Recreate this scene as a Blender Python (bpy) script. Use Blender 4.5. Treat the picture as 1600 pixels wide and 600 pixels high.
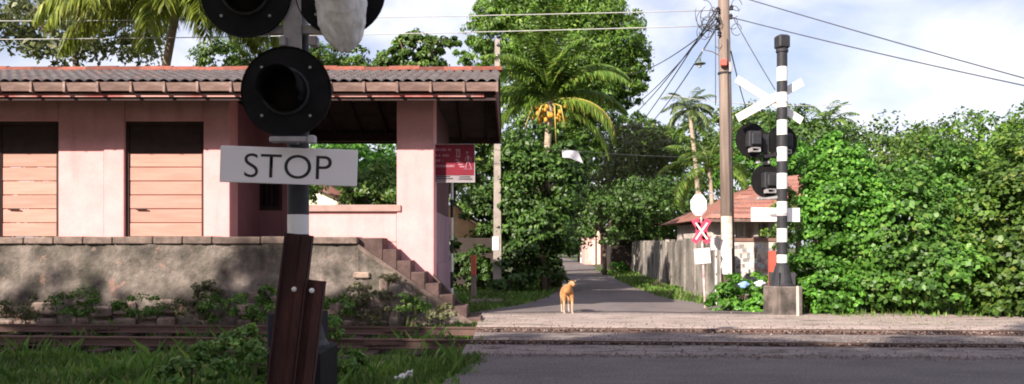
import bpy, bmesh, math, random
import numpy as np
from mathutils import Vector, Matrix, Euler
for _o in list(bpy.data.objects): bpy.data.objects.remove(_o)
S = bpy.context.scene
COL = S.collection
R = math.radians
# ------------------------------------------------------------------ camera
F = 1200.0; EYE = 1.4; HZ = 385.0
cam = bpy.data.objects.new('camera', bpy.data.cameras.new('camera')); COL.objects.link(cam)
cam.location = (0, 0, EYE); cam.rotation_euler = (R(90), 0, 0)
cam.data.sensor_width = 36; cam.data.lens = 36*F/1600
cam.data.shift_y = (HZ-300)/1600
cam.data.clip_start = 0.1; cam.data.clip_end = 2000
S.camera = cam
# ------------------------------------------------------------------ light
SUN_EL, SUN_AZ = 31.5, 38.0            # elevation; degrees to the left of straight behind the camera
SD = Vector((-math.sin(R(SUN_AZ))*math.cos(R(SUN_EL)), -math.cos(R(SUN_AZ))*math.cos(R(SUN_EL)), math.sin(R(SUN_EL))))
sl = bpy.data.lights.new('sun', 'SUN'); sl.energy = 4.8; sl.angle = R(0.6); sl.color = (1, 0.90, 0.76)
so = bpy.data.objects.new('sun', sl); COL.objects.link(so)
so.rotation_euler = (-SD).to_track_quat('-Z', 'Y').to_euler(); so.location = (-20, -30, 40)
W = bpy.data.worlds.new('World'); S.world = W; W.use_nodes = True
wn, wl = W.node_tree.nodes, W.node_tree.links
wn.clear()
sky = wn.new('ShaderNodeTexSky'); sky.sky_type = 'NISHITA'; sky.sun_disc = False
sky.sun_elevation = R(SUN_EL); sky.sun_rotation = R(180+SUN_AZ); sky.air_density = 1.0; sky.dust_density = 2.0; sky.ozone_density = 2.0
tc = wn.new('ShaderNodeTexCoord'); mp = wn.new('ShaderNodeMapping'); mp.inputs['Scale'].default_value = (1, 1, 1.6)
mp.inputs['Location'].default_value = (0.75, 0.2, 0.35)
nz = wn.new('ShaderNodeTexNoise'); nz.inputs['Scale'].default_value = 3.4; nz.inputs['Detail'].default_value = 7; nz.inputs['Roughness'].default_value = 0.52
nz.inputs['Distortion'].default_value = 0.3
cr = wn.new('ShaderNodeValToRGB'); cr.color_ramp.elements[0].position = 0.36; cr.color_ramp.elements[1].position = 0.64
nz2 = wn.new('ShaderNodeTexNoise'); nz2.inputs['Scale'].default_value = 7; nz2.inputs['Detail'].default_value = 5
cc = wn.new('ShaderNodeValToRGB')
cc.color_ramp.elements[0].position = 0.35; cc.color_ramp.elements[0].color = (7.6, 7.9, 10.2, 1)
cc.color_ramp.elements[1].position = 0.6; cc.color_ramp.elements[1].color = (11.6, 11.4, 12.0, 1)
tint = wn.new('ShaderNodeMix'); tint.data_type = 'RGBA'; tint.blend_type = 'MULTIPLY'; tint.inputs[0].default_value = 1; tint.inputs[7].default_value = (1.75, 1.5, 1.5, 1)
mx = wn.new('ShaderNodeMix'); mx.data_type = 'RGBA'
bg = wn.new('ShaderNodeBackground'); bg.inputs['Strength'].default_value = 0.054
wo = wn.new('ShaderNodeOutputWorld')
wl.new(tc.outputs['Generated'], mp.inputs[0]); wl.new(mp.outputs[0], nz.inputs['Vector']); wl.new(mp.outputs[0], nz2.inputs['Vector'])
wl.new(nz.outputs['Fac'], cr.inputs[0]); wl.new(nz2.outputs['Fac'], cc.inputs[0])
wl.new(cr.outputs[0], mx.inputs[0]); wl.new(sky.outputs[0], tint.inputs[6]); wl.new(tint.outputs[2], mx.inputs[6]); wl.new(cc.outputs[0], mx.inputs[7])
wl.new(mx.outputs[2], bg.inputs['Color']); wl.new(bg.outputs[0], wo.inputs[0])
S.view_settings.view_transform = 'Standard'; S.view_settings.look = 'None'; S.view_settings.exposure = 1.12; S.view_settings.gamma = 1
S.cycles.max_bounces = 6; S.cycles.transparent_max_bounces = 6; S.cycles.filter_width = 1.9

# ------------------------------------------------------------------ helpers
def P(px, py, d): return Vector(((px-800)/F*d, d, EYE+(HZ-py)/F*d))
def X(px, d): return (px-800)/F*d
def Z(py, d): return EYE+(HZ-py)/F*d

class MB:
    def __init__(s): s.v = []; s.f = []; s.m = []
    def add(s, vs, fs, mi=0):
        b = len(s.v); s.v += [tuple(v) for v in vs]; s.f += [tuple(i+b for i in f) for f in fs]; s.m += [mi]*len(fs); return s
    def box(s, x0, x1, y0, y1, z0, z1, mi=0, M=None):
        vs = [Vector(p) for p in ((x0,y0,z0),(x1,y0,z0),(x1,y1,z0),(x0,y1,z0),(x0,y0,z1),(x1,y0,z1),(x1,y1,z1),(x0,y1,z1))]
        if M is not None: vs = [M @ v for v in vs]
        return s.add(vs, [(3,2,1,0),(4,5,6,7),(0,1,5,4),(1,2,6,5),(2,3,7,6),(3,0,4,7)], mi)
    def bbox(s, x0, x1, y0, y1, z0, z1, b=0.01, mi=0, M=None):      # box with chamfered edges
        vs = []
        for z, i in ((z0, b), (z0+b, 0), (z1-b, 0), (z1, b)):
            for (x, y) in ((x0+b+i,y0+i),(x1-b-i,y0+i),(x1-i,y0+b+i),(x1-i,y1-b-i),(x1-b-i,y1-i),(x0+b+i,y1-i),(x0+i,y1-b-i),(x0+i,y0+b+i)): vs.append(Vector((x,y,z)))
        if M is not None: vs = [M @ v for v in vs]
        fs = [tuple(range(7,-1,-1)), tuple(range(24,32))]
        for k in range(3):
            for j in range(8): fs.append((k*8+j, k*8+(j+1)%8, k*8+8+(j+1)%8, k*8+8+j))
        return s.add(vs, fs, mi)
    def tube(s, pts, rad, n=8, mi=0, cap=True):
        pts = [Vector(p) for p in pts]; N = len(pts)
        if not hasattr(rad, '__len__'): rad = [rad]*N
        vs = []; prev = None
        for i, p in enumerate(pts):
            t = (pts[min(i+1,N-1)]-pts[max(i-1,0)]).normalized()
            a = Vector((0,0,1)) if abs(t.z) < 0.9 else Vector((1,0,0))
            if prev is not None: a = prev
            u = (a - t*a.dot(t)).normalized(); w = t.cross(u); prev = u
            for k in range(n):
                an = 2*math.pi*k/n; vs.append(p + (u*math.cos(an)+w*math.sin(an))*rad[i])
        fs = [(i*n+k, i*n+(k+1)%n, (i+1)*n+(k+1)%n, (i+1)*n+k) for i in range(N-1) for k in range(n)]
        if cap: fs += [tuple(range(n-1,-1,-1)), tuple(range((N-1)*n, N*n))]
        return s.add(vs, fs, mi)
    def lathe(s, prof, M=None, n=24, mi=0, cap=False):               # prof: (r, z) list around local z
        vs = []
        for r, z in prof:
            for k in range(n):
                an = 2*math.pi*k/n; vs.append(Vector((r*math.cos(an), r*math.sin(an), z)))
        if M is not None: vs = [M @ v for v in vs]
        fs = [(i*n+k, i*n+(k+1)%n, (i+1)*n+(k+1)%n, (i+1)*n+k) for i in range(len(prof)-1) for k in range(n)]
        if cap: fs += [tuple(range(n-1,-1,-1)), tuple(range((len(prof)-1)*n, len(prof)*n))]
        return s.add(vs, fs, mi)
    def prism(s, poly, M, h, mi=0):                                   # poly in local xy, extruded along local z
        n = len(poly); vs = [M @ Vector((p[0],p[1],0)) for p in poly]+[M @ Vector((p[0],p[1],h)) for p in poly]
        return s.add(vs, [tuple(range(n-1,-1,-1)), tuple(range(n,2*n))]+[(i,(i+1)%n,n+(i+1)%n,n+i) for i in range(n)], mi)
    def build(s, name, mats, parent=None, smooth=False, off=None):
        me = bpy.data.meshes.new(name)
        o0 = off if off is not None else rootloc(parent)
        me.from_pydata([(v[0]-o0[0], v[1]-o0[1], v[2]-o0[2]) for v in s.v], [], s.f)
        if not isinstance(mats, (list, tuple)): mats = [mats]
        for m in mats: me.materials.append(m)
        if len(mats) > 1: me.polygons.foreach_set('material_index', s.m)
        if smooth: me.polygons.foreach_set('use_smooth', [True]*len(me.polygons))
        me.update()
        o = bpy.data.objects.new(name, me); COL.objects.link(o)
        if parent is not None: o.parent = parent
        elif off is not None: o.location = off
        return o
def rootloc(p):
    v = Vector((0,0,0))
    while p is not None: v += Vector(p.location); p = p.parent
    return v
def npmesh(name, verts, nper, mats, parent=None, off=None, midx=None):      # verts (N*nper,3): one polygon of nper corners each
    o0 = np.array(off if off is not None else rootloc(parent))
    v = (verts-o0).astype(np.float32); n = len(v)//nper
    me = bpy.data.meshes.new(name); me.vertices.add(len(v)); me.vertices.foreach_set('co', v.ravel())
    me.loops.add(len(v)); me.loops.foreach_set('vertex_index', np.arange(len(v), dtype=np.int32))
    me.polygons.add(n); me.polygons.foreach_set('loop_start', np.arange(0, len(v), nper, dtype=np.int32))
    if not isinstance(mats, (list, tuple)): mats = [mats]
    for m in mats: me.materials.append(m)
    if midx is not None: me.polygons.foreach_set('material_index', midx.astype(np.int32))
    me.update(calc_edges=True); me.validate()
    o = bpy.data.objects.new(name, me); COL.objects.link(o)
    if parent is not None: o.parent = parent
    elif off is not None: o.location = off
    return o
def tag(o, label=None, cat=None, group=None, kind=None):
    if label: o['label'] = label
    if cat: o['category'] = cat
    if group: o['group'] = group
    if kind: o['kind'] = kind
    return o
def thing(name, loc, label, cat, group=None):
    o = bpy.data.objects.new(name, None); COL.objects.link(o); o.location = loc; o.empty_display_size = 0.2
    return tag(o, label, cat, group)
def place_copy(o, parent, loc=(0,0,0), rot=(0,0,0), scale=(1,1,1)):
    c = o.copy(); COL.objects.link(c); c.parent = parent; c.location = loc; c.rotation_euler = rot; c.scale = scale; return c

# ------------------------------------------------------------------ materials
def mat(name, c1, c2=None, scale=4.0, rough=0.8, bump=0.0, bscale=30.0, detail=6, metal=0.0, c3=None, s3=1.2, t3=(0.5,0.62), stretch=(1,1,1), contrast=(0.35,0.65), spec=0.3, island=0.0, grain=0.0, gs=45, streak=None):
    m = bpy.data.materials.new(name); m.use_nodes = True; n, l = m.node_tree.nodes, m.node_tree.links
    b = n['Principled BSDF']; b.inputs['Roughness'].default_value = rough; b.inputs['Metallic'].default_value = metal
    b.inputs['Specular IOR Level'].default_value = spec
    t = n.new('ShaderNodeTexCoord'); mpn = n.new('ShaderNodeMapping'); mpn.inputs['Scale'].default_value = stretch
    l.new(t.outputs['Object'], mpn.inputs[0]); out = None
    if c2 is None: c2 = tuple(x*0.8 for x in c1)
    a = n.new('ShaderNodeTexNoise'); a.inputs['Scale'].default_value = scale; a.inputs['Detail'].default_value = detail; l.new(mpn.outputs[0], a.inputs['Vector'])
    r = n.new('ShaderNodeValToRGB'); r.color_ramp.elements[0].position = contrast[0]; r.color_ramp.elements[1].position = contrast[1]
    r.color_ramp.elements[0].color = (*c1, 1); r.color_ramp.elements[1].color = (*c2, 1); l.new(a.outputs['Fac'], r.inputs[0]); out = r.outputs[0]
    if c3 is not None:
        a3 = n.new('ShaderNodeTexNoise'); a3.inputs['Scale'].default_value = s3; a3.inputs['Detail'].default_value = 8; a3.inputs['Roughness'].default_value = 0.65; l.new(mpn.outputs[0], a3.inputs['Vector'])
        r3 = n.new('ShaderNodeValToRGB'); r3.color_ramp.elements[0].position = t3[0]; r3.color_ramp.elements[1].position = t3[1]; l.new(a3.outputs['Fac'], r3.inputs[0])
        x = n.new('ShaderNodeMix'); x.data_type = 'RGBA'; l.new(r3.outputs[0], x.inputs[0]); l.new(out, x.inputs[6]); x.inputs[7].default_value = (*c3, 1); out = x.outputs[2]
    if streak is not None:      # vertical rain streaks and grime
        ms_ = n.new('ShaderNodeMapping'); ms_.inputs['Scale'].default_value = (3.5, 3.5, 0.6); l.new(t.outputs['Object'], ms_.inputs[0])
        a4 = n.new('ShaderNodeTexNoise'); a4.inputs['Scale'].default_value = 1.0; a4.inputs['Detail'].default_value = 6; l.new(ms_.outputs[0], a4.inputs['Vector'])
        r4 = n.new('ShaderNodeValToRGB'); r4.color_ramp.elements[0].position = 0.52; r4.color_ramp.elements[1].position = 0.78; r4.color_ramp.elements[1].color = (0.5,0.5,0.5,1); l.new(a4.outputs['Fac'], r4.inputs[0])
        x = n.new('ShaderNodeMix'); x.data_type = 'RGBA'; l.new(r4.outputs[0], x.inputs[0]); l.new(out, x.inputs[6]); x.inputs[7].default_value = (*streak, 1); out = x.outputs[2]
    if grain > 0:
        a5 = n.new('ShaderNodeTexNoise'); a5.inputs['Scale'].default_value = gs; a5.inputs['Detail'].default_value = 3; l.new(t.outputs['Object'], a5.inputs['Vector'])
        m5 = n.new('ShaderNodeMapRange'); m5.inputs['From Min'].default_value = .35; m5.inputs['From Max'].default_value = .65; m5.inputs['To Min'].default_value = 1-grain; m5.inputs['To Max'].default_value = 1+grain; l.new(a5.outputs['Fac'], m5.inputs[0])
        x = n.new('ShaderNodeVectorMath'); x.operation = 'SCALE'; l.new(out, x.inputs[0]); l.new(m5.outputs[0], x.inputs['Scale']); out = x.outputs[0]
    if island > 0:
        oi = n.new('ShaderNodeObjectInfo'); g = n.new('ShaderNodeNewGeometry')
        ad = n.new('ShaderNodeMath'); ad.operation = 'ADD'; l.new(g.outputs['Random Per Island'], ad.inputs[0]); l.new(oi.outputs['Random'], ad.inputs[1])
        fr = n.new('ShaderNodeMath'); fr.operation = 'FRACT'; l.new(ad.outputs[0], fr.inputs[0])
        mr = n.new('ShaderNodeMapRange'); mr.inputs['To Min'].default_value = 1-island; mr.inputs['To Max'].default_value = 1+island; l.new(fr.outputs[0], mr.inputs[0])
        x = n.new('ShaderNodeVectorMath'); x.operation = 'SCALE'; l.new(out, x.inputs[0]); l.new(mr.outputs[0], x.inputs['Scale']); out = x.outputs[0]
    l.new(out, b.inputs['Base Color'])
    if bump > 0:
        bn = n.new('ShaderNodeTexNoise'); bn.inputs['Scale'].default_value = bscale; bn.inputs['Detail'].default_value = 5; l.new(mpn.outputs[0], bn.inputs['Vector'])
        bp = n.new('ShaderNodeBump'); bp.inputs['Strength'].default_value = bump; bp.inputs['Distance'].default_value = 0.02; l.new(bn.outputs['Fac'], bp.inputs['Height']); l.new(bp.outputs[0], b.inputs['Normal'])
    return m
def leafmat(name, dark, light, yellow=None, trans=0.35, rough=0.45):
    m = bpy.data.materials.new(name); m.use_nodes = True; n, l = m.node_tree.nodes, m.node_tree.links
    b = n['Principled BSDF']; b.inputs['Roughness'].default_value = rough; b.inputs['Specular IOR Level'].default_value = 0.35
    g = n.new('ShaderNodeNewGeometry'); r = n.new('ShaderNodeValToRGB'); e = r.color_ramp.elements
    e[0].position = 0.0; e[0].color = (*dark, 1); e[1].position = 0.9; e[1].color = (*light, 1)
    if yellow: k = e.new(0.97); k.color = (*yellow, 1)
    l.new(g.outputs['Random Per Island'], r.inputs[0])
    t = n.new('ShaderNodeTexCoord'); a = n.new('ShaderNodeTexNoise'); a.inputs['Scale'].default_value = 0.9; a.inputs['Detail'].default_value = 3; l.new(t.outputs['Object'], a.inputs['Vector'])
    mr = n.new('ShaderNodeMapRange'); mr.inputs['From Min'].default_value = 0.35; mr.inputs['From Max'].default_value = 0.65; mr.inputs['To Min'].default_value = 0.65; mr.inputs['To Max'].default_value = 1.35; l.new(a.outputs['Fac'], mr.inputs[0])
    x = n.new('ShaderNodeVectorMath'); x.operation = 'SCALE'; l.new(r.outputs[0], x.inputs[0]); l.new(mr.outputs[0], x.inputs['Scale'])
    l.new(x.outputs[0], b.inputs['Base Color'])
    tr = n.new('ShaderNodeBsdfTranslucent'); l.new(x.outputs[0], tr.inputs['Color'])
    ms = n.new('ShaderNodeMixShader'); ms.inputs[0].default_value = trans; l.new(b.outputs[0], ms.inputs[1]); l.new(tr.outputs[0], ms.inputs[2])
    l.new(ms.outputs[0], n['Material Output'].inputs[0])
    return m
M = {}
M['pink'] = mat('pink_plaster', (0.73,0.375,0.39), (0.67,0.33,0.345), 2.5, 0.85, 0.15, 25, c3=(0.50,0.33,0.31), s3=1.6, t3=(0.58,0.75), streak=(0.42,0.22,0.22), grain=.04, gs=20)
M['inner'] = mat('shaded_pink_plaster', (0.30,0.15,0.17), (0.26,0.13,0.15), 2.5, 0.85, 0.1)  # pink plaster darkened, shade of the recess put into the colour
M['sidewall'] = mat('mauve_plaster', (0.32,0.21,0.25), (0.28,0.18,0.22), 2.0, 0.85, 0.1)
M['darkside'] = mat('dark_mauve_upper_wall', (0.13,0.06,0.075), (0.10,0.05,0.062), 2.0, 0.85, 0.1)  # darker tone for the upper part of the side wall
M['coping'] = mat('worn_coping', (0.42,0.27,0.25), (0.33,0.22,0.2), 6, 0.85, 0.2)
M['shutter'] = mat('salmon_boards', (0.52,0.28,0.235), (0.44,0.23,0.19), 5, 0.75, 0.2, 40, stretch=(0.3,1,3), island=0.08)
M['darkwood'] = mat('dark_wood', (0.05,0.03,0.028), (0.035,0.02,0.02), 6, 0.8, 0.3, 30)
M['soffit'] = mat('dark_soffit', (0.075,0.055,0.05), (0.05,0.035,0.035), 4, 0.85, 0.2)
M['tile'] = mat('sooty_roll_tile', (0.13,0.115,0.12), (0.09,0.075,0.08), 3, 0.8, 0.5, 40, c3=(0.22,0.10,0.08), s3=2.2, t3=(0.58,0.7), island=0.2)
M['ridge'] = mat('red_ridge_tile', (0.26,0.075,0.05), (0.13,0.045,0.035), 5, 0.8, 0.4, 30, c3=(0.12,0.06,0.05), s3=3, t3=(0.55,0.7), island=0.35)
M['redroof'] = mat('red_roof_tile', (0.38,0.16,0.12), (0.27,0.12,0.10), 4, 0.85, 0.3, 20, c3=(0.25,0.16,0.13), s3=1.5, t3=(0.5,0.65), island=0.25)
M['gutter'] = mat('rusty_gutter', (0.25,0.165,0.145), (0.15,0.09,0.08), 4, 0.7, 0.3, 25, c3=(0.34,0.25,0.23), s3=3, t3=(0.5,0.65), stretch=(0.6,1,2), island=0.15)
M['barge'] = mat('pink_red_batten', (0.55,0.30,0.28), (0.42,0.13,0.12), 1.2, 0.7, 0.1, contrast=(0.45,0.55))
M['stone'] = mat('weathered_render', (0.215,0.178,0.16), (0.062,0.054,0.048), 1.9, 0.9, 0.9, 22, c3=(0.27,0.17,0.14), s3=2.3, t3=(0.60,0.66), detail=10, grain=.18, gs=10, streak=(0.075,0.075,0.05))
M['stone2'] = mat('dirty_stone', (0.34,0.25,0.21), (0.20,0.15,0.13), 5.0, 0.9, 0.8, 30, c3=(0.10,0.08,0.07), s3=4, t3=(0.5,0.7), island=0.25)
M['step'] = mat('step_concrete', (0.12,0.075,0.07), (0.07,0.045,0.042), 5, 0.9, 0.5, 25)  # darkened base colour stands in for shadow on the step fronts
M['slab'] = mat('coping_slab', (0.22,0.16,0.14), (0.12,0.09,0.08), 7, 0.9, 0.5, 25, island=0.15)
M['black'] = mat('matt_black_paint', (0.008,0.008,0.009), (0.013,0.012,0.014), 8, 0.75, 0.1, spec=0.15)
M['blackpost'] = mat('dull_black_paint', (0.03,0.03,0.038), (0.022,0.022,0.026), 8, 0.6, 0.1)
M['white'] = mat('white_paint', (0.78,0.76,0.76), (0.70,0.68,0.68), 6, 0.55, 0.05, c3=(0.5,0.45,0.42), s3=5, t3=(0.66,0.8))
M['board'] = mat('white_enamel', (0.86,0.83,0.87), (0.82,0.79,0.84), 2, 0.4, c3=(0.55,0.5,0.5), s3=6, t3=(0.68,0.85))
M['grey'] = mat('galvanised_grey', (0.42,0.40,0.42), (0.32,0.30,0.32), 8, 0.5, 0.1, metal=0.2)
M['lens'] = mat('dark_lens', (0.006,0.004,0.004), (0.005,0.004,0.004), 4, 0.6, spec=0.08)
M['letter'] = mat('black_letter', (0.02,0.02,0.025), (0.018,0.018,0.02), 4, 0.5)
M['rust'] = mat('rusted_maroon_steel', (0.065,0.027,0.025), (0.040,0.018,0.017), 6, 0.9, 0.6, 50, c3=(0.10,0.042,0.032), s3=4, t3=(0.5,0.7), stretch=(1,1,0.3))
M['rail'] = mat('rusted_rail', (0.125,0.072,0.06), (0.075,0.045,0.04), 5, 0.6, 0.3, 40, stretch=(0.4,1,1))
M['railtop'] = mat('worn_rail_head', (0.22,0.17,0.16), (0.15,0.10,0.09), 5, 0.4, 0.1, metal=0.5)
M['redpost'] = mat('faded_red_paint', (0.52,0.10,0.07), (0.42,0.08,0.06), 6, 0.7, 0.2)
M['conc'] = mat('weathered_concrete', (0.33,0.30,0.28), (0.22,0.20,0.185), 2.5, 0.9, 0.4, 20, c3=(0.09,0.08,0.07), s3=1.1, t3=(0.48,0.68), stretch=(1,1,0.35), island=0.25, streak=(0.06,0.055,0.045), grain=.15)
M['lanewall'] = mat('stained_grey_plaster', (0.32,0.285,0.265), (0.20,0.178,0.165), 1.6, 0.9, 0.5, 14, c3=(0.075,0.068,0.06), s3=.9, t3=(0.47,0.66), island=0.2, grain=.2, gs=12, stretch=(1,1,.7))
M['pole'] = mat('weathered_timber_pole', (0.24,0.185,0.16), (0.14,0.105,0.09), 6, 0.85, 0.6, 30, stretch=(2,2,0.15))
M['cpole'] = mat('grey_concrete_pole', (0.36,0.31,0.28), (0.28,0.24,0.22), 3, 0.9, 0.3, c3=(0.16,0.13,0.12), s3=1.0, t3=(0.5,0.7))
M['block'] = mat('dark_concrete_block', (0.20,0.16,0.145), (0.11,0.09,0.085), 4, 0.9, 0.5, 25, c3=(0.05,0.045,0.04), s3=3, t3=(0.45,0.65))
M['asphalt'] = mat('old_asphalt', (0.15,0.126,0.128), (0.105,0.088,0.091), 1.1, 0.9, 1.0, 60, c3=(0.16,0.135,0.13), s3=4, t3=(0.53,0.7), grain=.35, gs=38, stretch=(.5,1,1))
M['dust'] = mat('dusty_crossing_concrete', (0.25,0.208,0.20), (0.15,0.124,0.12), 2.2, 0.95, 0.9, 30, c3=(0.06,0.045,0.045), s3=3.2, t3=(0.53,0.62), grain=.35, gs=30, stretch=(0.5,1.6,1), contrast=(0.3,0.7))
M['dust2'] = mat('sunlit_dusty_concrete', (0.36,0.29,0.27), (0.25,0.205,0.19), 2.0, 0.95, 0.6, 30, c3=(0.13,0.10,0.095), s3=2.4, t3=(0.54,0.66), grain=.25, gs=28, stretch=(0.5,1.4,1))  # dusty concrete lightened, sunlit band painted into the colour
M['lane'] = mat('lane_asphalt', (0.17,0.142,0.142), (0.12,0.10,0.105), 0.8, 0.92, 0.4, 60, grain=.2, gs=25, c3=(0.17,0.14,0.13), s3=1.5, t3=(0.5,0.7))
M['ground'] = mat('grassy_soil', (0.045,0.07,0.022), (0.11,0.085,0.06), 1.3, 0.95, 0.7, 25, c3=(0.05,0.09,0.025), s3=0.5, t3=(0.45,0.6))
M['ballast'] = mat('dirty_ballast', (0.13,0.09,0.08), (0.07,0.05,0.045), 9, 0.9, 0.3, island=0.35)
M['gravel'] = mat('loose_gravel', (0.22,0.17,0.16), (0.10,0.08,0.075), 9, 0.9, 0.3, island=0.4)
M['bag'] = mat('crumpled_white_plastic', (0.82,0.79,0.78), (0.66,0.62,0.61), 9, 0.4, 1.0, 10, spec=0.4, stretch=(1.5,1.5,.9), contrast=(.4,.6))
M['redsign'] = mat('shaded_red_enamel', (0.20,0.014,0.03), (0.17,0.012,0.028), 3, 0.45)  # red base lowered so the board's shade sits in its colour
M['palewrite'] = mat('pale_lettering', (0.42,0.22,0.27), (0.3,0.14,0.18), 20, 0.6)
M['pinksign'] = mat('bright_pink_red', (0.75,0.06,0.12), (0.7,0.06,0.12), 3, 0.5)
M['trunk'] = mat('bark', (0.16,0.12,0.095), (0.09,0.07,0.055), 6, 0.95, 0.8, 20, stretch=(1,1,0.3))
M['palmtrunk'] = mat('palm_bark', (0.42,0.34,0.26), (0.28,0.22,0.17), 5, 0.9, 0.6, 20, stretch=(0.5,0.5,4))
M['nut'] = mat('orange_coconut_husk', (0.50,0.22,0.03), (0.40,0.26,0.04), 6, 0.5)
M['stalk'] = mat('yellow_stalk', (0.38,0.29,0.07), (0.28,0.24,0.07), 6, 0.6)
M['cream'] = mat('cream_plaster', (0.70,0.60,0.40), (0.62,0.52,0.34), 3, 0.85)
M['tan'] = mat('tan_plaster', (0.58,0.38,0.22), (0.46,0.30,0.18), 3, 0.85)
M['housewall'] = mat('stained_white_plaster', (0.62,0.55,0.52), (0.45,0.38,0.36), 3, 0.85, 0.3, c3=(0.28,0.22,0.2), s3=2, t3=(0.55,0.7))
M['hut'] = mat('pale_pink_plaster', (0.55,0.36,0.33), (0.48,0.30,0.28), 2, 0.85)
M['glass'] = mat('dark_window', (0.03,0.02,0.025), (0.02,0.015,0.02), 3, 0.2)
M['litter'] = M['bag']
M['cloth'] = mat('white_cloth', (0.42,0.42,0.47), (0.34,0.34,0.4), 4, 0.8)
M['wire'] = mat('black_cable', (0.05,0.05,0.06), (0.04,0.04,0.05), 4, 0.6)
M['earth'] = mat('darkened_earth_wall', (0.05,0.038,0.035), (0.035,0.027,0.025), 2, 0.95, 0.5, 12)  # base colour lowered to hold the boundary wall's shade
L = {}
L['mango'] = leafmat('mango_leaf', (0.045,0.10,0.014), (0.15,0.28,0.035), (0.22,0.30,0.06))
L['dark'] = leafmat('dark_broad_leaf', (0.028,0.06,0.014), (0.08,0.155,0.03), trans=0.25)
L['mid'] = leafmat('mid_green_leaf', (0.03,0.075,0.012), (0.12,0.21,0.035), (0.2,0.24,0.05))
L['bright'] = leafmat('bright_vine_leaf', (0.04,0.12,0.018), (0.13,0.33,0.04), (0.20,0.38,0.06))
L['olive'] = leafmat('olive_leaf', (0.06,0.075,0.03), (0.15,0.18,0.06), (0.20,0.18,0.10))
L['palm'] = leafmat('palm_leaflet', (0.06,0.13,0.02), (0.19,0.30,0.05), (0.32,0.32,0.08), trans=.45)
L['oldpalm'] = leafmat('yellowing_palm_leaflet', (0.10,0.12,0.02), (0.30,0.30,0.05), (0.40,0.32,0.10))
L['leftpalm'] = leafmat('yellow_green_palm_leaflet', (0.08,0.12,0.015), (0.24,0.28,0.04), (0.36,0.32,0.10))
L['lane'] = leafmat('lane_bush_leaf', (0.02,0.055,0.012), (0.085,0.17,0.03), (0.12,0.2,0.05))
L['vine2'] = leafmat('dusty_vine_leaf', (0.04,0.10,0.02), (0.12,0.27,0.04), (0.18,0.28,0.06))
L['farpalm'] = leafmat('pale_palm_leaflet', (0.10,0.16,0.06), (0.25,0.30,0.14))
L['weed'] = leafmat('weed_leaf', (0.045,0.115,0.02), (0.15,0.28,0.05), (0.28,0.32,0.10))
L['grass'] = leafmat('grass_blade', (0.05,0.12,0.018), (0.16,0.27,0.045), (0.32,0.30,0.14))
L['dryweed'] = leafmat('dusty_weed_leaf', (0.10,0.11,0.05), (0.24,0.24,0.13), (0.34,0.28,0.2))

# ------------------------------------------------------------------ vegetation
RNG = np.random.default_rng(11)
def unit(a): return a/np.maximum(np.linalg.norm(a, axis=1, keepdims=True), 1e-6)
def leafquads(c, nrm, size, aspect=0.45, rnd=0.35, rng=None, droop=0.0):
    n = len(c); rng = rng or RNG
    nrm = unit(nrm + rng.normal(0, rnd, (n,3)))
    d = unit(np.cross(nrm, rng.normal(0, 1, (n,3)))); d[:,2] -= droop; d = unit(d)
    w = unit(np.cross(nrm, d)); s = size*rng.uniform(0.6, 1.35, (n,1))
    base = c - d*s*0.5; tip = c + d*s*0.5 - nrm*s*0.08
    lift = nrm*s*0.10
    a = c - d*s*0.05 - w*s*aspect*0.5 + lift; b = c - d*s*0.05 + w*s*aspect*0.5 + lift
    return np.stack([base, a, tip, b], 1).reshape(-1, 3)
def crownverts(blobs, n, size, aspect=0.45, clump=0.24, rng=None, droop=0.3, shell=(0.62,1.02), perclump=55):
    rng = rng or RNG; vol = np.array([(b[1][0]*b[1][1]*b[1][2])**(2/3) for b in blobs]); share = vol/vol.sum(); out = []
    for (c, r), sh in zip(blobs, share):
        m = max(int(n*sh), 20); k = max(m//perclump, 4)
        dirs = unit(rng.normal(0, 1, (k,3))); rad = rng.uniform(shell[0], shell[1], (k,1))
        cc_ = np.array(c) + dirs*rad*np.array(r)*(1+0.10*np.sin(dirs[:,:1]*5+dirs[:,2:]*7+c[0]))
        cr_ = clump*((r[0]*r[1]*r[2])**(1/3))*rng.uniform(0.6, 1.35, (k,1))
        idx = rng.integers(0, k, m); ld = rng.normal(0, 1, (m,3)); ld[:,2] = np.abs(ld[:,2])*0.9-0.25; ld = unit(ld)
        lp = cc_[idx] + ld*cr_[idx]*rng.uniform(0.55, 1.1, (m,1))
        nn = ld*0.8 + dirs[idx]*0.6 + np.array([0,0,0.35])
        out.append(leafquads(lp, nn, size, aspect, 0.45, rng, droop))
    return np.concatenate(out)
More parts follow.
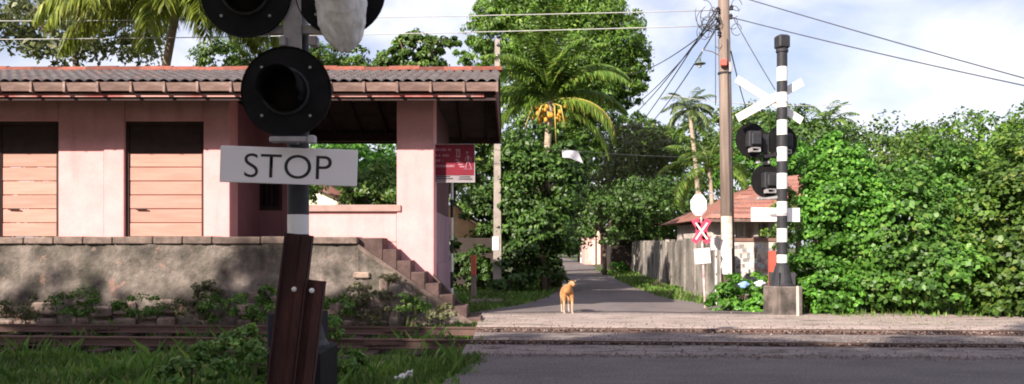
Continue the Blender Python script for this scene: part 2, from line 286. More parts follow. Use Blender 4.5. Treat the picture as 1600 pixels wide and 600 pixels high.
def tree(name, base, blobs, n, size, leaf, label, cat='tree', group=None, tr=0.25, aspect=0.45, clump=0.24, droop=0.3, seed=0, nb=7, trunk='trunk', shell=(0.62,1.02), perclump=55):
    rng = np.random.default_rng(seed+100); rr = random.Random(seed)
    t = thing(name, base, label, cat, group)
    npmesh('crown', crownverts(blobs, n, size, aspect, clump, rng, droop, shell, perclump), 4, leaf, t)
    mb = MB(); cx = sum(b[0][0] for b in blobs)/len(blobs); cy = sum(b[0][1] for b in blobs)/len(blobs)
    zlo = min(b[0][2]-b[1][2] for b in blobs); zmid = max(base[2]+0.3, zlo*0.55+0.45*sum(b[0][2] for b in blobs)/len(blobs))
    fork = Vector((base[0]*0.5+cx*0.5, base[1]*0.5+cy*0.5, zmid))
    mid = (Vector(base)+fork)/2 + Vector((rr.uniform(-.2,.2),rr.uniform(-.2,.2),0))*tr*3
    mb.tube([Vector(base)-Vector((0,0,0.2)), mid, fork], [tr*1.25, tr, tr*0.8], 8)
    mb.build(trunk, M['trunk'], t, True)
    mb = MB()
    for i in range(nb):
        c, r = blobs[i % len(blobs)]
        e = Vector(c)+Vector((rr.uniform(-.7,.7)*r[0], rr.uniform(-.7,.7)*r[1], rr.uniform(-.2,.7)*r[2]))
        m_ = fork.lerp(e, 0.5)+Vector((0,0,-0.12*(e-fork).length*rr.random()))
        mb.tube([fork, m_, e], [tr*0.55, tr*0.32, tr*0.08], 6)
    mb.build('limb', M['trunk'], t, True)
    return t
def frondverts(L_, up, droop, nl, ll, rng, w=0.05, hang=0.35):
    # frond along local +x, arching; returns leaflet triangles/quads and rachis points
    s = np.linspace(0, 1, 14); ang = up - droop*s**1.3
    xs = np.concatenate([[0], np.cumsum(np.cos(ang[:-1])*L_/13)]); zs = np.concatenate([[0], np.cumsum(np.sin(ang[:-1])*L_/13)])
    rach = np.stack([xs, np.zeros(14), zs], 1); out = []
    for side in (-1, 1):
        t = np.linspace(0.14, 1.0, nl)+rng.normal(0, 0.004, nl); t = np.clip(t, 0, 1)
        p = np.stack([np.interp(t, s, xs), np.zeros(nl), np.interp(t, s, zs)], 1); a = np.interp(t, s, ang)
        tang = np.stack([np.cos(a), np.zeros(nl), np.sin(a)], 1)
        le = ll*(np.sin(np.pi*np.clip(t*0.85+0.12, 0, 1))**0.6)*rng.uniform(0.8, 1.1, nl)
        d = tang*0.55 + np.array([0, side*0.8, 0]) + np.array([0,0,-1])*hang*rng.uniform(0.4, 1.4, (nl,1)); d = unit(d)
        mid = p + d*le[:,None]*0.5; tipd = unit(d+np.array([0,0,-0.55*hang*2])); tip = mid + tipd*le[:,None]*0.5
        wv = unit(np.cross(d, np.array([[0,0,1.0]])+rng.normal(0,0.3,(nl,3))))*w*0.5
        out.append(np.stack([p-wv*0.5, p+wv*0.5, mid+wv, mid-wv], 1).reshape(-1,3)); out.append(np.stack([mid-wv, mid+wv, tip, tip-wv*0.05], 1).reshape(-1,3))
    return np.concatenate(out), rach
def rotv(v, az): c, s_ = math.cos(az), math.sin(az); return np.stack([v[:,0]*c-v[:,1]*s_, v[:,0]*s_+v[:,1]*c, v[:,2]], 1)
def palm(base, top, fl, n, label, leaf, seed=0, nl=46, ll=0.7, tr=0.14, nuts=False, group=None, azs=None, oldn=3, w=0.05, name='coconut_palm', hang=0.35):
    rng = np.random.default_rng(seed+5); base = Vector(base); top = Vector(top)
    t = thing(name, base, label, 'palm tree', group)
    mb = MB(); pts = [base.lerp(top, k/9)+Vector((math.sin(k/9*math.pi)*0.15*(-1)**seed, 0, 0)) for k in range(10)]
    mb.tube([pts[0]-Vector((0,0,.2))]+pts[1:], [tr*(1.3 if k == 0 else 1-0.035*k) for k in range(10)], 10)
    mb.build('trunk', M['palmtrunk'], t, True)
    for i in range(n):
        if azs: az, up, dr, l_ = azs[i]
        else:
            az = i*2.39996+rng.uniform(-.2,.2); q = i/n; up = R(80-95*q)+rng.uniform(-.1,.1); dr = R(75+35*q)+rng.uniform(-.1,.1); l_ = rng.uniform(0.85,1.1)
        old = i >= n-oldn
        v, ra = frondverts(fl*l_, up, dr, nl, ll, rng, w, hang*(1.7 if old else 1))
        v = rotv(v, az)+np.array(top); ra = rotv(ra, az)+np.array(top)
        m = MB(); m.tube([Vector(p) for p in ra], [0.035*fl/3*(1-k/15) for k in range(14)], 5)
        q = v.reshape(-1,4,3); b0 = len(m.v); m.v += [tuple(p) for p in v]; m.f += [(b0+4*k, b0+4*k+1, b0+4*k+2, b0+4*k+3) for k in range(len(q))]; m.m += [1]*len(q)
        m.build('frond', [M['stalk'] if old else L['palm'], L['oldpalm'] if old else leaf], t)
    if nuts:
        for k in range(34):
            a = rng.uniform(0, 6.28); rr_ = rng.uniform(0.12, 0.62); p = top+Vector((rr_*math.cos(a), rr_*math.sin(a)-0.2, rng.uniform(-0.75,-0.2)))
            m = MB(); m.lathe([(0.001,-.09),(0.05,-.072),(0.07,-.018),(0.058,.05),(0.025,.085),(0.001,.092)], Matrix.Translation(p) @ Euler((rng.uniform(-.5,.5),rng.uniform(-.5,.5),0)).to_matrix().to_4x4(), 8)
            m.build('coconut', M['nut'], t, True)
        for dx, dz, xx in ((-0.75,-1.15,-.15),(0.1,-1.5,0.05),(0.35,-1.0,.1),(-.35,-.7,-.1)):
            m = MB(); m.tube([top+Vector((xx,-.1,-.1)), top+Vector((xx+dx*.6,-.5,-.25)), top+Vector((xx+dx,-.6,dz))], [0.03,0.03,0.012], 6); m.build('flower_stalk', M['stalk'], t, True)
    return t
def bush(name, px, py, d, rw, rh, n, size, leaf, label, seed=0, rd=None, aspect=0.6, group=None, cat='bush', extra=(), base=None, clump=0.28, droop=0.3):
    c = P(px, py, d); blobs = [(tuple(c), (rw, rd or rw, rh))]
    for (qx, qy, dd, a, b_) in extra: blobs.append((tuple(P(qx, qy, dd)), (a, a, b_)))
    zb = 0.0 if base is None else base
    return tree(name, (c.x, c.y, zb), blobs, n, size, leaf, label, cat, group, tr=(0.05+0.03*rw) if rw > .6 else .012, aspect=aspect, clump=clump, droop=droop, seed=seed, nb=8, trunk='stem')
def scatter_grass(name, pts, h, leaf, seed=0, lean=0.35, w=0.012):
    rng = np.random.default_rng(seed); n = len(pts); a = rng.uniform(0, 6.28, n); hh = h*rng.uniform(0.35, 1.2, (n,1))
    d = np.stack([np.cos(a), np.sin(a), np.zeros(n)], 1); u = np.array([[0,0,1.0]])
    wv = np.stack([-np.sin(a), np.cos(a), np.zeros(n)], 1)*w
    ln = d*hh*rng.uniform(0.1, lean*2, (n,1))
    v = np.stack([pts-wv, pts+wv, pts+ln*0.35+u*hh*0.6+wv*0.7, pts+ln+u*hh], 1).reshape(-1,3)
    return tag(npmesh(name, v, 4, leaf), kind='stuff')

# ------------------------------------------------------------------ ground
def railY(x, which): return (13.05 if which else 11.3)-0.065*x
def sstep(a, b, x): t = np.clip((x-a)/(b-a), 0, 1); return t*t*(3-2*t)
def groundh(x, y):
    h = np.full_like(x, -0.03)
    yc = y+0.065*x
    tr = sstep(9.6, 10.6, yc)*(1-sstep(13.5, 14.3, yc))
    h -= 0.14*tr
    left = 1-sstep(-1.0, -0.35, x)
    h -= left*0.07*(1-sstep(13.4, 14.2, yc))*sstep(2, 6, y)
    h += 0.02*np.sin(x*3.1+y*1.7)*np.sin(y*2.3-x)*left
    verge = sstep(5.6, 7.0, x)*sstep(15.5, 17, y)
    h += 0.05*verge
    return h
def rangeu(*segs):
    out = []
    for a, b, s_ in segs: out += list(np.arange(a, b, s_))
    out.append(segs[-1][1]); return np.array(out)
gx = rangeu((-400,-60,34),(-60,-12,4),(-12,12,0.2),(12,60,4),(60,400,34)); gy = rangeu((-200,-20,20),(-20,2,2),(2,20,0.2),(20,80,2),(80,900,60))
GX, GY = np.meshgrid(gx, gy); H_ = groundh(GX, GY); nxg = len(gx)
m = MB(); m.v = list(zip(GX.ravel().tolist(), GY.ravel().tolist(), H_.ravel().tolist()))
m.f = [(j*nxg+i, j*nxg+i+1, (j+1)*nxg+i+1, (j+1)*nxg+i) for j in range(len(gy)-1) for i in range(nxg-1)]; m.m = [0]*len(m.f)
tag(m.build('ground', M['ground'], None, True), kind='structure')

def slabstrip(name, left, right, m_, thick=0.16, n=60, jag=0.03, seed=1, z=0.0):
    # left/right: list of (x,y) from near to far ; solid sheet with side skirts
    rr = random.Random(seed); mb = MB(); vs = []
    def samp(pl, t):
        s_ = t*(len(pl)-1); i = min(int(s_), len(pl)-2); f = s_-i
        return pl[i][0]*(1-f)+pl[i+1][0]*f, pl[i][1]*(1-f)+pl[i+1][1]*f
    K = 6
    for i in range(n+1):
        t = i/n; a = samp(left, t); b = samp(right, t); ja = rr.uniform(-jag, jag); jb = rr.uniform(-jag, jag)
        row = [(a[0]+ja, a[1], z-thick)]+[(a[0]+ja+(b[0]+jb-a[0]-ja)*k/K, a[1]+(b[1]-a[1])*k/K, z) for k in range(K+1)]+[(b[0]+jb, b[1], z-thick)]
        vs += row
    w_ = K+3; fs = [(i*w_+k, i*w_+k+1, (i+1)*w_+k+1, (i+1)*w_+k) for i in range(n) for k in range(w_-1)]
    fs += [tuple(range(w_)), tuple(range(n*w_+w_-1, n*w_-1, -1))]
    mb.add(vs, fs); o = mb.build(name, m_); return tag(o, kind='structure')
# near tarmac, crossing strips, far lane
def xl(y): return float(np.interp(y, [0, 7.8, 9.0, 10.2, 12, 14, 16.5], [-2.2, -0.72, -0.50, -0.42, -0.55, -0.75, -0.9]))
slabstrip('road', [(xl(y), y) for y in (-30, 0, 3, 6, 7.8, 9, 9.85)], [(14, y) for y in (-30, 0, 3, 6, 7.8, 9, 9.25)], M['asphalt'], jag=0.05, n=80)
def cross(name, ya, yb, z, seed, m_='dust'):
    # strips run across the lane, along the rails: iterate over x
    xs = np.linspace(-0.6, 14, 140); rr = random.Random(seed); mb = MB(); vs = []
    K = 5; dip = {1:(0,0,0,.002,.008,.028), 2:(.034,.018,.012,.012,.018,.034), 3:(.03,.01,0,0,0,0)}[seed]
    for i, x in enumerate(xs):
        y0 = ya(x)+rr.uniform(-.02,.02); y1 = yb(x)+rr.uniform(-.02,.02)
        dx = 0.0 if i else -0.08*rr.random()
        vs += [(x, y0, z-0.16)]+[(x+dx, y0+(y1-y0)*k/K, z-dip[k]+0.008*math.sin(x*2.3+k)*math.sin(x*0.9+k*1.7)) for k in range(K+1)]+[(x, y1, z-0.16)]
    w_ = K+3; fs = [(i*w_+k, (i+1)*w_+k, (i+1)*w_+k+1, i*w_+k+1) for i in range(len(xs)-1) for k in range(w_-1)]
    mb.add(vs, fs); return tag(mb.build(name, M[m_], None, True), kind='structure')
cross('crossing_pavement', lambda x: 9.85-0.045*x+.05*math.sin(x*2.7)+.035*math.sin(x*6.1+1)+.02*math.sin(x*17), lambda x: railY(x,0)-0.075, 0.0, 1)
cross('crossing_pavement', lambda x: railY(x,0)+0.15, lambda x: railY(x,1)-0.15, 0.0, 2)
cross('crossing_pavement', lambda x: railY(x,1)+0.075, lambda x: 16.35+0.12*math.sin(x*0.8), 0.004, 3, 'dust2')
LL = [(-0.85,16.3),(0.2,18.5),(0.9,21),(1.5,26),(2.4,42),(3.6,62),(5.0,86),(7.5,110),(11,140)]
RR = [(6.3,16.3),(5.0,17.6),(4.2,21),(4.2,26),(5.0,42),(6.2,62),(7.6,86),(10.2,110),(14,140)]
slabstrip('lane', LL, RR, M['lane'], jag=0.06, n=120, z=-0.002, seed=5)

# rails
def rail(which, label):
    x0, x1 = -16.0, 14.0; dy = -0.065; t = thing('rail', (x0, railY(x0, which), -0.11), label, 'rail', 'rails crossing the road')
    prof = [(-.065,0),(.065,0),(.065,.012),(.012,.03),(.012,.10),(.035,.11),(.035,.135),(-.035,.135),(-.035,.11),(-.012,.10),(-.012,.03),(-.065,.012)]
    mb = MB(); n = len(prof)
    vs = [(x, railY(x, which)+p[0], -0.11+p[1]) for x in (x0, x1) for p in prof]
    mb.add(vs, [(i, (i+1)%n, n+(i+1)%n, n+i) for i in range(n)]+[tuple(range(n)), tuple(range(2*n-1,n-1,-1))])
    mb.build('rail_section', M['rail'], t)
    mb = MB(); mb.add([(x, railY(x, which)+s_*0.03, 0.0265) for x, s_ in ((x0,-1),(x1,-1),(x1,1),(x0,1))], [(0,1,2,3)]); mb.build('rail_head', M['railtop'], t)
    for k, xx in enumerate((-7.2, -1.9)):
        mb = MB(); mb.box(xx-.3, xx+.3, railY(xx,which)-.05, railY(xx,which)-.013, -0.065, -0.01)
        for q in (-.2,-.07,.07,.2): mb.box(xx+q-.018, xx+q+.018, railY(xx,which)-.068, railY(xx,which)-.05, -0.055, -0.02)
        mb.build('fishplate', M['rail'], t)
    return t
rail(0, 'nearer rusty rail of the track, half hidden by grass at left')
rail(1, 'farther rusty rail of the track, below the platform wall')
rr = random.Random(4)
sl_first = None
for k in range(17):
    x = -11.5+k*0.68
    if x > -0.9: break
    mb = MB(); mb.bbox(-.11,.11,-1.35,1.35,-.13,0,.012)
    if sl_first is None: sl_first = mb.build('sleeper', M['darkwood'], None, off=(0,0,0)); o = sl_first
    else: o = sl_first.copy(); COL.objects.link(o)
    o.location = (x, 12.18-0.065*x+rr.uniform(-.05,.05), -0.128); o.rotation_euler = (0,0,R(-3.7)+rr.uniform(-.02,.02))
    tag(o, 'dark wooden sleeper under the rusty rails beside the platform', 'sleeper', 'sleepers under the rails')
# ballast
rng = np.random.default_rng(3); n = 9000
bx = rng.uniform(-11, -0.6, n); byc = rng.uniform(10.0, 14.0, n); by_ = byc-0.065*bx
bz = groundh(bx, by_)+0.012
pts = np.stack([bx, by_, bz], 1); tet = np.array([[1,0,-.3],[-.6,.8,-.3],[-.5,-.8,-.2],[0,0,.8]])
s_ = rng.uniform(0.015, 0.045, (n,1,1)); a = rng.uniform(0, 6.28, n); ca, sa = np.cos(a), np.sin(a)
tv = np.stack([tet[None,:,0]*ca[:,None]-tet[None,:,1]*sa[:,None], tet[None,:,0]*sa[:,None]+tet[None,:,1]*ca[:,None], np.repeat(tet[None,:,2], n, 0)], 2)*s_ + pts[:,None,:]
fv = tv[:, [0,1,3, 1,2,3, 2,0,3]].reshape(-1,3)
tag(npmesh('ballast', fv, 3, M['ballast']), kind='stuff')

n = 7000
gx2 = rng.uniform(-0.6, 10, n); wch = rng.integers(0, 4, n)
gy2 = np.where(wch == 0, 9.87-.045*gx2+rng.normal(0,.10,n), np.where(wch == 1, 11.3-.065*gx2+rng.normal(0,.16,n), np.where(wch == 2, 13.05-.065*gx2+rng.normal(0,.16,n), rng.uniform(9.9,16.2,n))))
pts = np.stack([gx2, gy2, np.full(n, .006)], 1); s_ = rng.uniform(0.006, 0.024, (n,1,1)); a = rng.uniform(0, 6.28, n); ca, sa = np.cos(a), np.sin(a)
tv = np.stack([tet[None,:,0]*ca[:,None]-tet[None,:,1]*sa[:,None], tet[None,:,0]*sa[:,None]+tet[None,:,1]*ca[:,None], np.repeat(tet[None,:,2], n, 0)], 2)*s_ + pts[:,None,:]
tag(npmesh('gravel', tv[:, [0,1,3, 1,2,3, 2,0,3]].reshape(-1,3), 3, M['gravel']), kind='stuff')

# ------------------------------------------------------------------ level crossing signals
def lightunit(par, c, lab=None):
    # round backboard facing local -y, centre c (local coords of par, built with world offset 0)
    Mx = Matrix.Translation(c) @ Matrix.Rotation(R(90), 4, 'X')       # local z -> -y
    mb = MB(); mb.lathe([(0.001,0.0),(0.165,0.0),(0.17,-0.0),(0.345,-0.006),(0.36,0.006),(0.36,-0.02),(0.34,-0.016),(0.001,-0.016)], Mx, 40)
    bbd = mb.build('backboard', M['black'], par, False, off=(0,0,0)); bbd.location = (0,0,0)
    mb = MB(); n = 28; vs = []
    for k in range(n+1):
        an = R(-35)+R(250)*k/n; 
        for (r_, dd) in ((0.168,0.0),(0.162,0.27 if 0.1 < k/n < 0.9 else 0.16),(0.155,0.265 if 0.1 < k/n < 0.9 else 0.155),(0.160,0.0)): vs.append(Mx @ Vector((r_*math.cos(an), r_*math.sin(an), dd)))
    mb.add(vs, [(k*4+j, k*4+4+j, k*4+4+(j+1)%4, k*4+(j+1)%4) for k in range(n) for j in range(4)]+[(0,1,2,3),(n*4+3,n*4+2,n*4+1,n*4)])
    mb.build('hood', M['black'], bbd, True, off=(0,0,0))
    mb = MB(); mb.lathe([(0.172,0.0),(0.192,0.004),(0.192,0.022),(0.172,0.026)], Mx, 36); mb.build('bezel', M['blackpost'], bbd, True, off=(0,0,0))
    mb = MB(); mb.lathe([(0.001,0.03),(0.08,0.026),(0.14,0.012),(0.155,0.0)], Mx, 28); mb.build('lens', M['lens'], bbd, True, off=(0,0,0))
    for k in range(4):
        an = R(45+k*90); q = Mx @ Vector((0.27*math.cos(an), 0.27*math.sin(an), 0.0))
        mb = MB(); mb.lathe([(0.012,0),(0.012,0.008),(0.001,0.012)], Matrix.Translation(q) @ Matrix.Rotation(R(90),4,'X'), 8); mb.build('rivet', M['grey'], bbd, off=(0,0,0))
    mb = MB(); x, y, z = c
    mb.bbox(x-.15,x+.15,y+.02,y+.20,z-.17,z+.17,.02); mb.bbox(x-.11,x+.11,y+.2,y+.26,z-.13,z+.13,.02); mb.box(x-.17,x-.15,y+.06,y+.12,z-.12,z+.12); mb.build('lamp_housing', M['blackpost'], bbd, off=(0,0,0))
    mb = MB(); mb.box(x-.10,x+.10,y+.06,y+.22,z-.27,z-.25); mb.box(x-.10,x-.08,y+.06,y+.22,z-.25,z-.18); mb.box(x+.08,x+.10,y+.06,y+.22,z-.25,z-.18); mb.box(x-.10,x+.10,y+.205,y+.22,z-.2,z-.18)
    mb.build('housing_bracket', M['grey'], bbd, off=(0,0,0))
    return bbd
def textmesh(par, body, cx, cz, w, h, y, m_, name='lettering', ext=0.003, roll=0.0, flip=False):
    cu = bpy.data.curves.new('t', 'FONT'); cu.body = body; cu.extrude = 0.0; cu.resolution_u = 8; cu.offset = -0.006
    to = bpy.data.objects.new('t', cu); COL.objects.link(to); bpy.context.view_layer.update()
    me = bpy.data.meshes.new_from_object(to.evaluated_get(bpy.context.evaluated_depsgraph_get())); bpy.data.objects.remove(to)
    co = np.array([v.co for v in me.vertices]); mn, mxx = co.min(0), co.max(0)
    sx, sz = w/(mxx[0]-mn[0]), h/(mxx[1]-mn[1]); cr_, sr_ = math.cos(roll), math.sin(roll)
    for v in me.vertices:
        a_ = (v.co.x-(mn[0]+mxx[0])/2)*sx; b_ = (v.co.y-(mn[1]+mxx[1])/2)*sz
        v.co = (cx+a_*cr_-b_*sr_, y, cz+a_*sr_+b_*cr_)
    me.materials.append(m_); o = bpy.data.objects.new(name, me); COL.objects.link(o); o.parent = par; return o
def signal(loc, rot, label, post_r, bands, top, lx, lz, bag=False, roll=0.0, ly=-0.20, boardoff=0.0, cbo=0.0, ul=-.36, ur=.38, uz=.84, bw=1.125, blk=(-.36,.36), blkm=None, armm=None):
    t = thing('crossing_signal', loc, label, 'crossing signal', 'level crossing signal posts'); t.rotation_euler = (0,0,rot)
    Z0 = (0,0,0)
    mb = MB(); mb.bbox(blk[0],blk[1],-.30,.34,-.1,.58,.025); mb.build('foundation_block', blkm or M['block'], t, off=Z0)
    mb = MB(); mb.lathe([(0.001,.57),(0.25,.57),(0.25,.60),(0.22,.64),(post_r+.04,.98),(post_r+.012,1.02),(post_r+.012,1.06)], None, 20)
    for k in range(4):
        a_ = R(45+90*k); mb.box(-.012,.012,-.27,-.05,.6,.86, 0, Matrix.Rotation(a_,4,'Z'))
    mb.build('base_casting', M['blackpost'], t, off=Z0)
    mb = MB(); zs = [1.0]+bands+[top]; col = 0
    for i in range(len(zs)-1):
        mb.lathe([(post_r, zs[i]), (post_r, zs[i+1])], None, 24, col); col = 1-col
    mb.build('post', [M['blackpost'], M['white']], t, True, off=Z0)
    mb = MB(); mb.bbox(-.125,.125,-.125,.125,top+.02,top+.30,.03); mb.lathe([(post_r+.02,top-.05),(post_r+.02,top),(0.09,top+.04)], None, 20); mb.build('warning_bell', M['blackpost'], t, off=Z0)
    # lights
    yb = ly
    lightunit(t, (lx, yb, lz)); lightunit(t, (lx+ul, yb-.0, lz+uz)); lightunit(t, (lx+ur, yb+.03, lz+uz+.02))
    mb = MB(); mb.box(lx-.30,lx+.30,yb+.06,yb+.12,lz+.48,lz+.545)
    mb.box(min(lx,0)-.03,max(lx,0)+.03,yb+.12,0,lz+.49,lz+.56); mb.build('cross_arm', armm or M['grey'], t, off=Z0)
    mb = MB(); mb.box(lx-.03,lx+.11,yb+.03,yb+.055,lz+.34,lz+1.0); mb.build('bracket_plate', armm or M['grey'], t, off=Z0)
    for (xa_,xb2,za_,zb2) in ((-.05,.0,.36,.44),(.18,.25,.36,.44),(-.13,.165,-.40,-.355),(.17,.23,-.41,-.345)):
        mb = MB(); mb.bbox(lx+xa_,lx+xb2,yb-.02,yb+.06,lz+za_,lz+zb2,.008); mb.build('clamp', M['grey'], t, off=Z0)
    mb = MB(); mb.box(min(lx,0)-.03,max(lx,0)+.03,yb+.061,0,lz-.40,lz-.35); mb.build('clamp_arm', M['grey'], t, off=Z0)
    # stop board
    bz = 2.065-(.02 if bw < 1.12 else 0); by = -(post_r+.05); bh = .292; bxc = boardoff
    Mb = Matrix.Translation((bxc, by, bz)) @ Matrix.Rotation(roll, 4, 'Y')
    mb = MB(); mb.bbox(-bw/2,bw/2,-.010,.010,-bh/2,bh/2,.004,0,Mb); bo = mb.build('stop_board', M['board'], t, off=Z0)
    textmesh(bo, 'STOP', bxc-.003+.0, bz-.005, .70, .192, by-.0125, M['letter'], roll=-roll)
    mb = MB(); mb.lathe([(post_r+.014,bz-.03),(post_r+.014,bz+.03)], None, 20); mb.box(-.2,.2,by+.010,by+.03,bz-.025,bz+.025); mb.build('board_clamp', M['grey'], t, off=Z0)
    # crossbuck
    cz = 4.47; cy = -(post_r+.05)
    for sgn in (-1, 1):
        Mc = Matrix.Translation((cbo, cy+.012*sgn, cz)) @ Matrix.Rotation(sgn*R(28.5), 4, 'Y')
        mb = MB(); mb.bbox(-.86,.86,-.011,.011,-.085,.085,.004,0,Mc); mb.build('cross_board', M['white'], t, off=Z0)
    mb = MB(); mb.lathe([(post_r+.014,cz-.07),(post_r+.014,cz+.07)], None, 20); mb.box(-.1,.1,cy,cy+.06,cz-.03,cz+.03); mb.build('board_clamp', M['white'], t, off=Z0)
    return t
sigL = signal((X(466,6.3), 6.3, 0), 0, 'near black and white signal post carrying the STOP board and three round black lights', 0.0865, [1.50, 1.66, 2.60, 2.9, 3.2, 3.5], 5.2, -.035, 2.625, roll=R(1.9), ly=-0.22, boardoff=-.038, bw=1.10, ul=-.32, ur=.42, uz=.79, blk=(-.17,.25), blkm=M['black'])
def rz(y): return Z(y, 16.0)
bR = [rz(y) for y in (421,398,378,357,336,315,295,271,252,230,211,188,168,145,127,105)]
sigR = signal((X(1222,16), 16.0, 0.0), R(180+12), 'far signal post seen from behind, striped black and white beside the green vines', 0.105, bR, rz(78), .087, 2.80, ly=-0.46, boardoff=.055, cbo=.19, blk=(-.27,.27), armm=M['blackpost'])
mb = MB(); mb.bbox(-.03,.09,-.235,-.17,3.62,3.80,.01); 
o = mb.build('junction_box', mat('orange_tan_box', (0.6,0.36,0.22)), sigR, off=(0,0,0))
o.location = (-.22,-.04,0)

# plastic bag on upper right light
def crumple(name, c, r, nseg, nring, seed, m_, label, cat, shape):
    rr_ = np.random.default_rng(seed); vs = []; fs = []
    ph = rr_.uniform(0, 6.28, 12)
    for j in range(nring+1):
        t = j/nring; 
        for k in range(nseg):
            an = 2*math.pi*k/nseg; w_, dd, zz, xo = shape(t)
            cre = 1+0.06*math.sin(an*2+t*6+ph[0])+0.05*abs(math.sin(an*2.0-t*5.5+ph[1]))+0.035*abs(math.sin(an*5+t*11+ph[2]+2*math.sin(t*7)))-0.05*abs(math.sin(an*3-t*13+ph[3]+math.sin(an*2)*1.5))**.6+.012*math.sin(an*17+t*31)
            vs.append((c[0]+xo+w_*math.cos(an)*cre, c[1]+dd*math.sin(an)*cre, c[2]+zz+0.012*math.sin(an*4+t*7+ph[4])))
    for j in range(nring):
        for k in range(nseg): fs.append((j*nseg+k, j*nseg+(k+1)%nseg, (j+1)*nseg+(k+1)%nseg, (j+1)*nseg+k))
    fs += [tuple(range(nseg-1,-1,-1)), tuple(range(nring*nseg, (nring+1)*nseg))]
    mb = MB(); mb.add(vs, fs); o = mb.build(name, m_, None, True, off=tuple(c)); return tag(o, label, cat)
def bagshape(t):   # t 0 bottom .. 1 top
    w_ = np.interp(t, [0,.04,.12,.3,.55,.8,1], [.02,.075,.125,.172,.195,.20,.17]); return float(w_), float(np.interp(t,[0,.1,.3,.7,1],[.02,.07,.13,.20,.22])), -0.30+t*0.66, float(np.interp(t,[0,.3,1],[.025,.005,-.005]))
pb = P(533, 20, 5.93)
crumple('plastic_bag', pb, 1, 72, 48, 3, M['bag'], 'crumpled white plastic bag tied over the upper right light of the near signal', 'plastic bag', bagshape)

# red steel posts before the near signal
def steelpost(name, pa, pb_, w, label, prof):
    t = thing(name, (pb_.x, pb_.y, 0), label, 'steel post', 'rusty steel posts guarding the near signal')
    ax = (pa-pb_).normalized(); xx = Vector((1,0,0)); xx = (xx-ax*xx.dot(ax)).normalized(); yy = ax.cross(xx)
    Mx = Matrix((( xx.x, yy.x, ax.x, pb_.x),(xx.y, yy.y, ax.y, pb_.y),(xx.z, yy.z, ax.z, pb_.z),(0,0,0,1)))
    h = (pa-pb_).length; mb = MB(); mb.prism(prof(w), Mx, h); mb.build('steel_section', M['rust'], t)
    return t, Mx, h
def hprof(w): a_ = w/2; return [(-a_,-.05),(-a_+.012,-.05),(-a_+.012,-.012),(a_-.055,-.012),(a_-.055,-.05),(a_,-.05),(a_,-.035),(a_-.04,-.035),(a_-.04,.0),(a_,.0),(a_,.06),(a_-.012,.06),(a_-.012,.012),(-a_+.012,.012),(-a_+.012,.05),(-a_,.05)]
dA = 5.55
t1, Mx1, h1 = steelpost('steel_post', P(467.5,366,dA), Vector((X(432,dA-.05),dA-.05,0))+Vector((-.02,0,-.02)), .185, 'taller rusty brown steel post leaning against the near signal', hprof)
mb = MB(); q = P(460,452,dA-.06); mb.lathe([(0.018,0),(0.018,.012),(0.010,.02),(0.001,.022)], Matrix.Translation(q) @ Matrix.Rotation(R(90),4,'X'), 12); mb.build('bolt', M['white'], t1)
t2, Mx2, h2 = steelpost('steel_post', P(493.5,438,dA-.04), Vector((X(463,dA-.08),dA-.08,-.02)), .125, 'shorter rusty brown steel post bolted beside the taller one', hprof)
mb = MB(); q = P(487.5,454,dA-.11); mb.lathe([(0.018,0),(0.018,.012),(0.010,.02),(0.001,.022)], Matrix.Translation(q) @ Matrix.Rotation(R(90),4,'X'), 12); mb.build('bolt', M['white'], t2)

# ------------------------------------------------------------------ station
YF = 15.0; YB = 18.9; PT = 1.58     # facade plane, back, platform top height
XR = X(678, YF)                     # right end of building
st = thing('station_building', (-5, YF, 0), 'pink station shelter with tiled roof raised on the stone platform', 'building')
def wallbox(name, x0, x1, y0, y1, z0, z1, m_, par=None):
    mb = MB(); mb.bbox(x0,x1,y0,y1,z0,z1,.012); return mb.build(name, m_, par or st)
zt = 4.35
wallbox('pillar', X(620,YF), XR, YF, YF+.55, -0.2, zt, M['pink'])
wallbox('pillar', X(318,YF), X(359,YF), YF, YF+.45, PT-.1, zt, M['pink'])
wallbox('parapet', X(466,YF)+0.003, X(620,YF)-.003, YF+.03, YF+.25, PT-.1, Z(331,YF), M['pink'])
wallbox('wall', X(596,YF), X(620,YF)-.003, YF+.032, YF+.35, -.2, PT-.103, M['pink'])
wallbox('parapet_coping', X(462,YF), X(627,YF), YF-.035, YF+.30, Z(331,YF)+.002, Z(320,YF), M['coping'])
# side return wall (mauve)
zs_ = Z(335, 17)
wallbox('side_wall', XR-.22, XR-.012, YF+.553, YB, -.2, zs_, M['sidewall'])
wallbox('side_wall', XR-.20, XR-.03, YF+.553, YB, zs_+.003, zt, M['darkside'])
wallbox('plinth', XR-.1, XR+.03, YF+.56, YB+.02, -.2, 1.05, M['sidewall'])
# inner wall with window
YI = 17.1
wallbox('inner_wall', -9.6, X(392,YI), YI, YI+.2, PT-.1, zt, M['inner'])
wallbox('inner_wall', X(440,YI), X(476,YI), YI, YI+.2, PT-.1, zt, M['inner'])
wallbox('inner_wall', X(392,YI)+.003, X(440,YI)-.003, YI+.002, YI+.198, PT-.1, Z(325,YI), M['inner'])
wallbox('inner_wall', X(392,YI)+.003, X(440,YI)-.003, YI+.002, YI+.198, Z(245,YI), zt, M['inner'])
mb = MB(); x0, x1, z0, z1 = X(392,YI), X(440,YI), Z(325,YI), Z(245,YI)
for a_, b_, c_, d_ in ((x0,x1,z0-.05,z0+.03),(x0,x1,z1-.04,z1+.02),(x0,x0+.05,z0+.031,z1-.041),(x1-.05,x1,z0+.031,z1-.041)): mb.box(a_,b_,YI-.04,YI+.1,c_,d_)
wi = mb.build('window', M['darkwood'], st)
for k in range(5):
    x = x0+.05+(k+.5)*(x1-x0-.1)/5; mb = MB(); mb.box(x-.012,x+.012,YI+.02,YI+.045,z0+.03,z1-.04); mb.build('window_bar', M['darkwood'], wi)
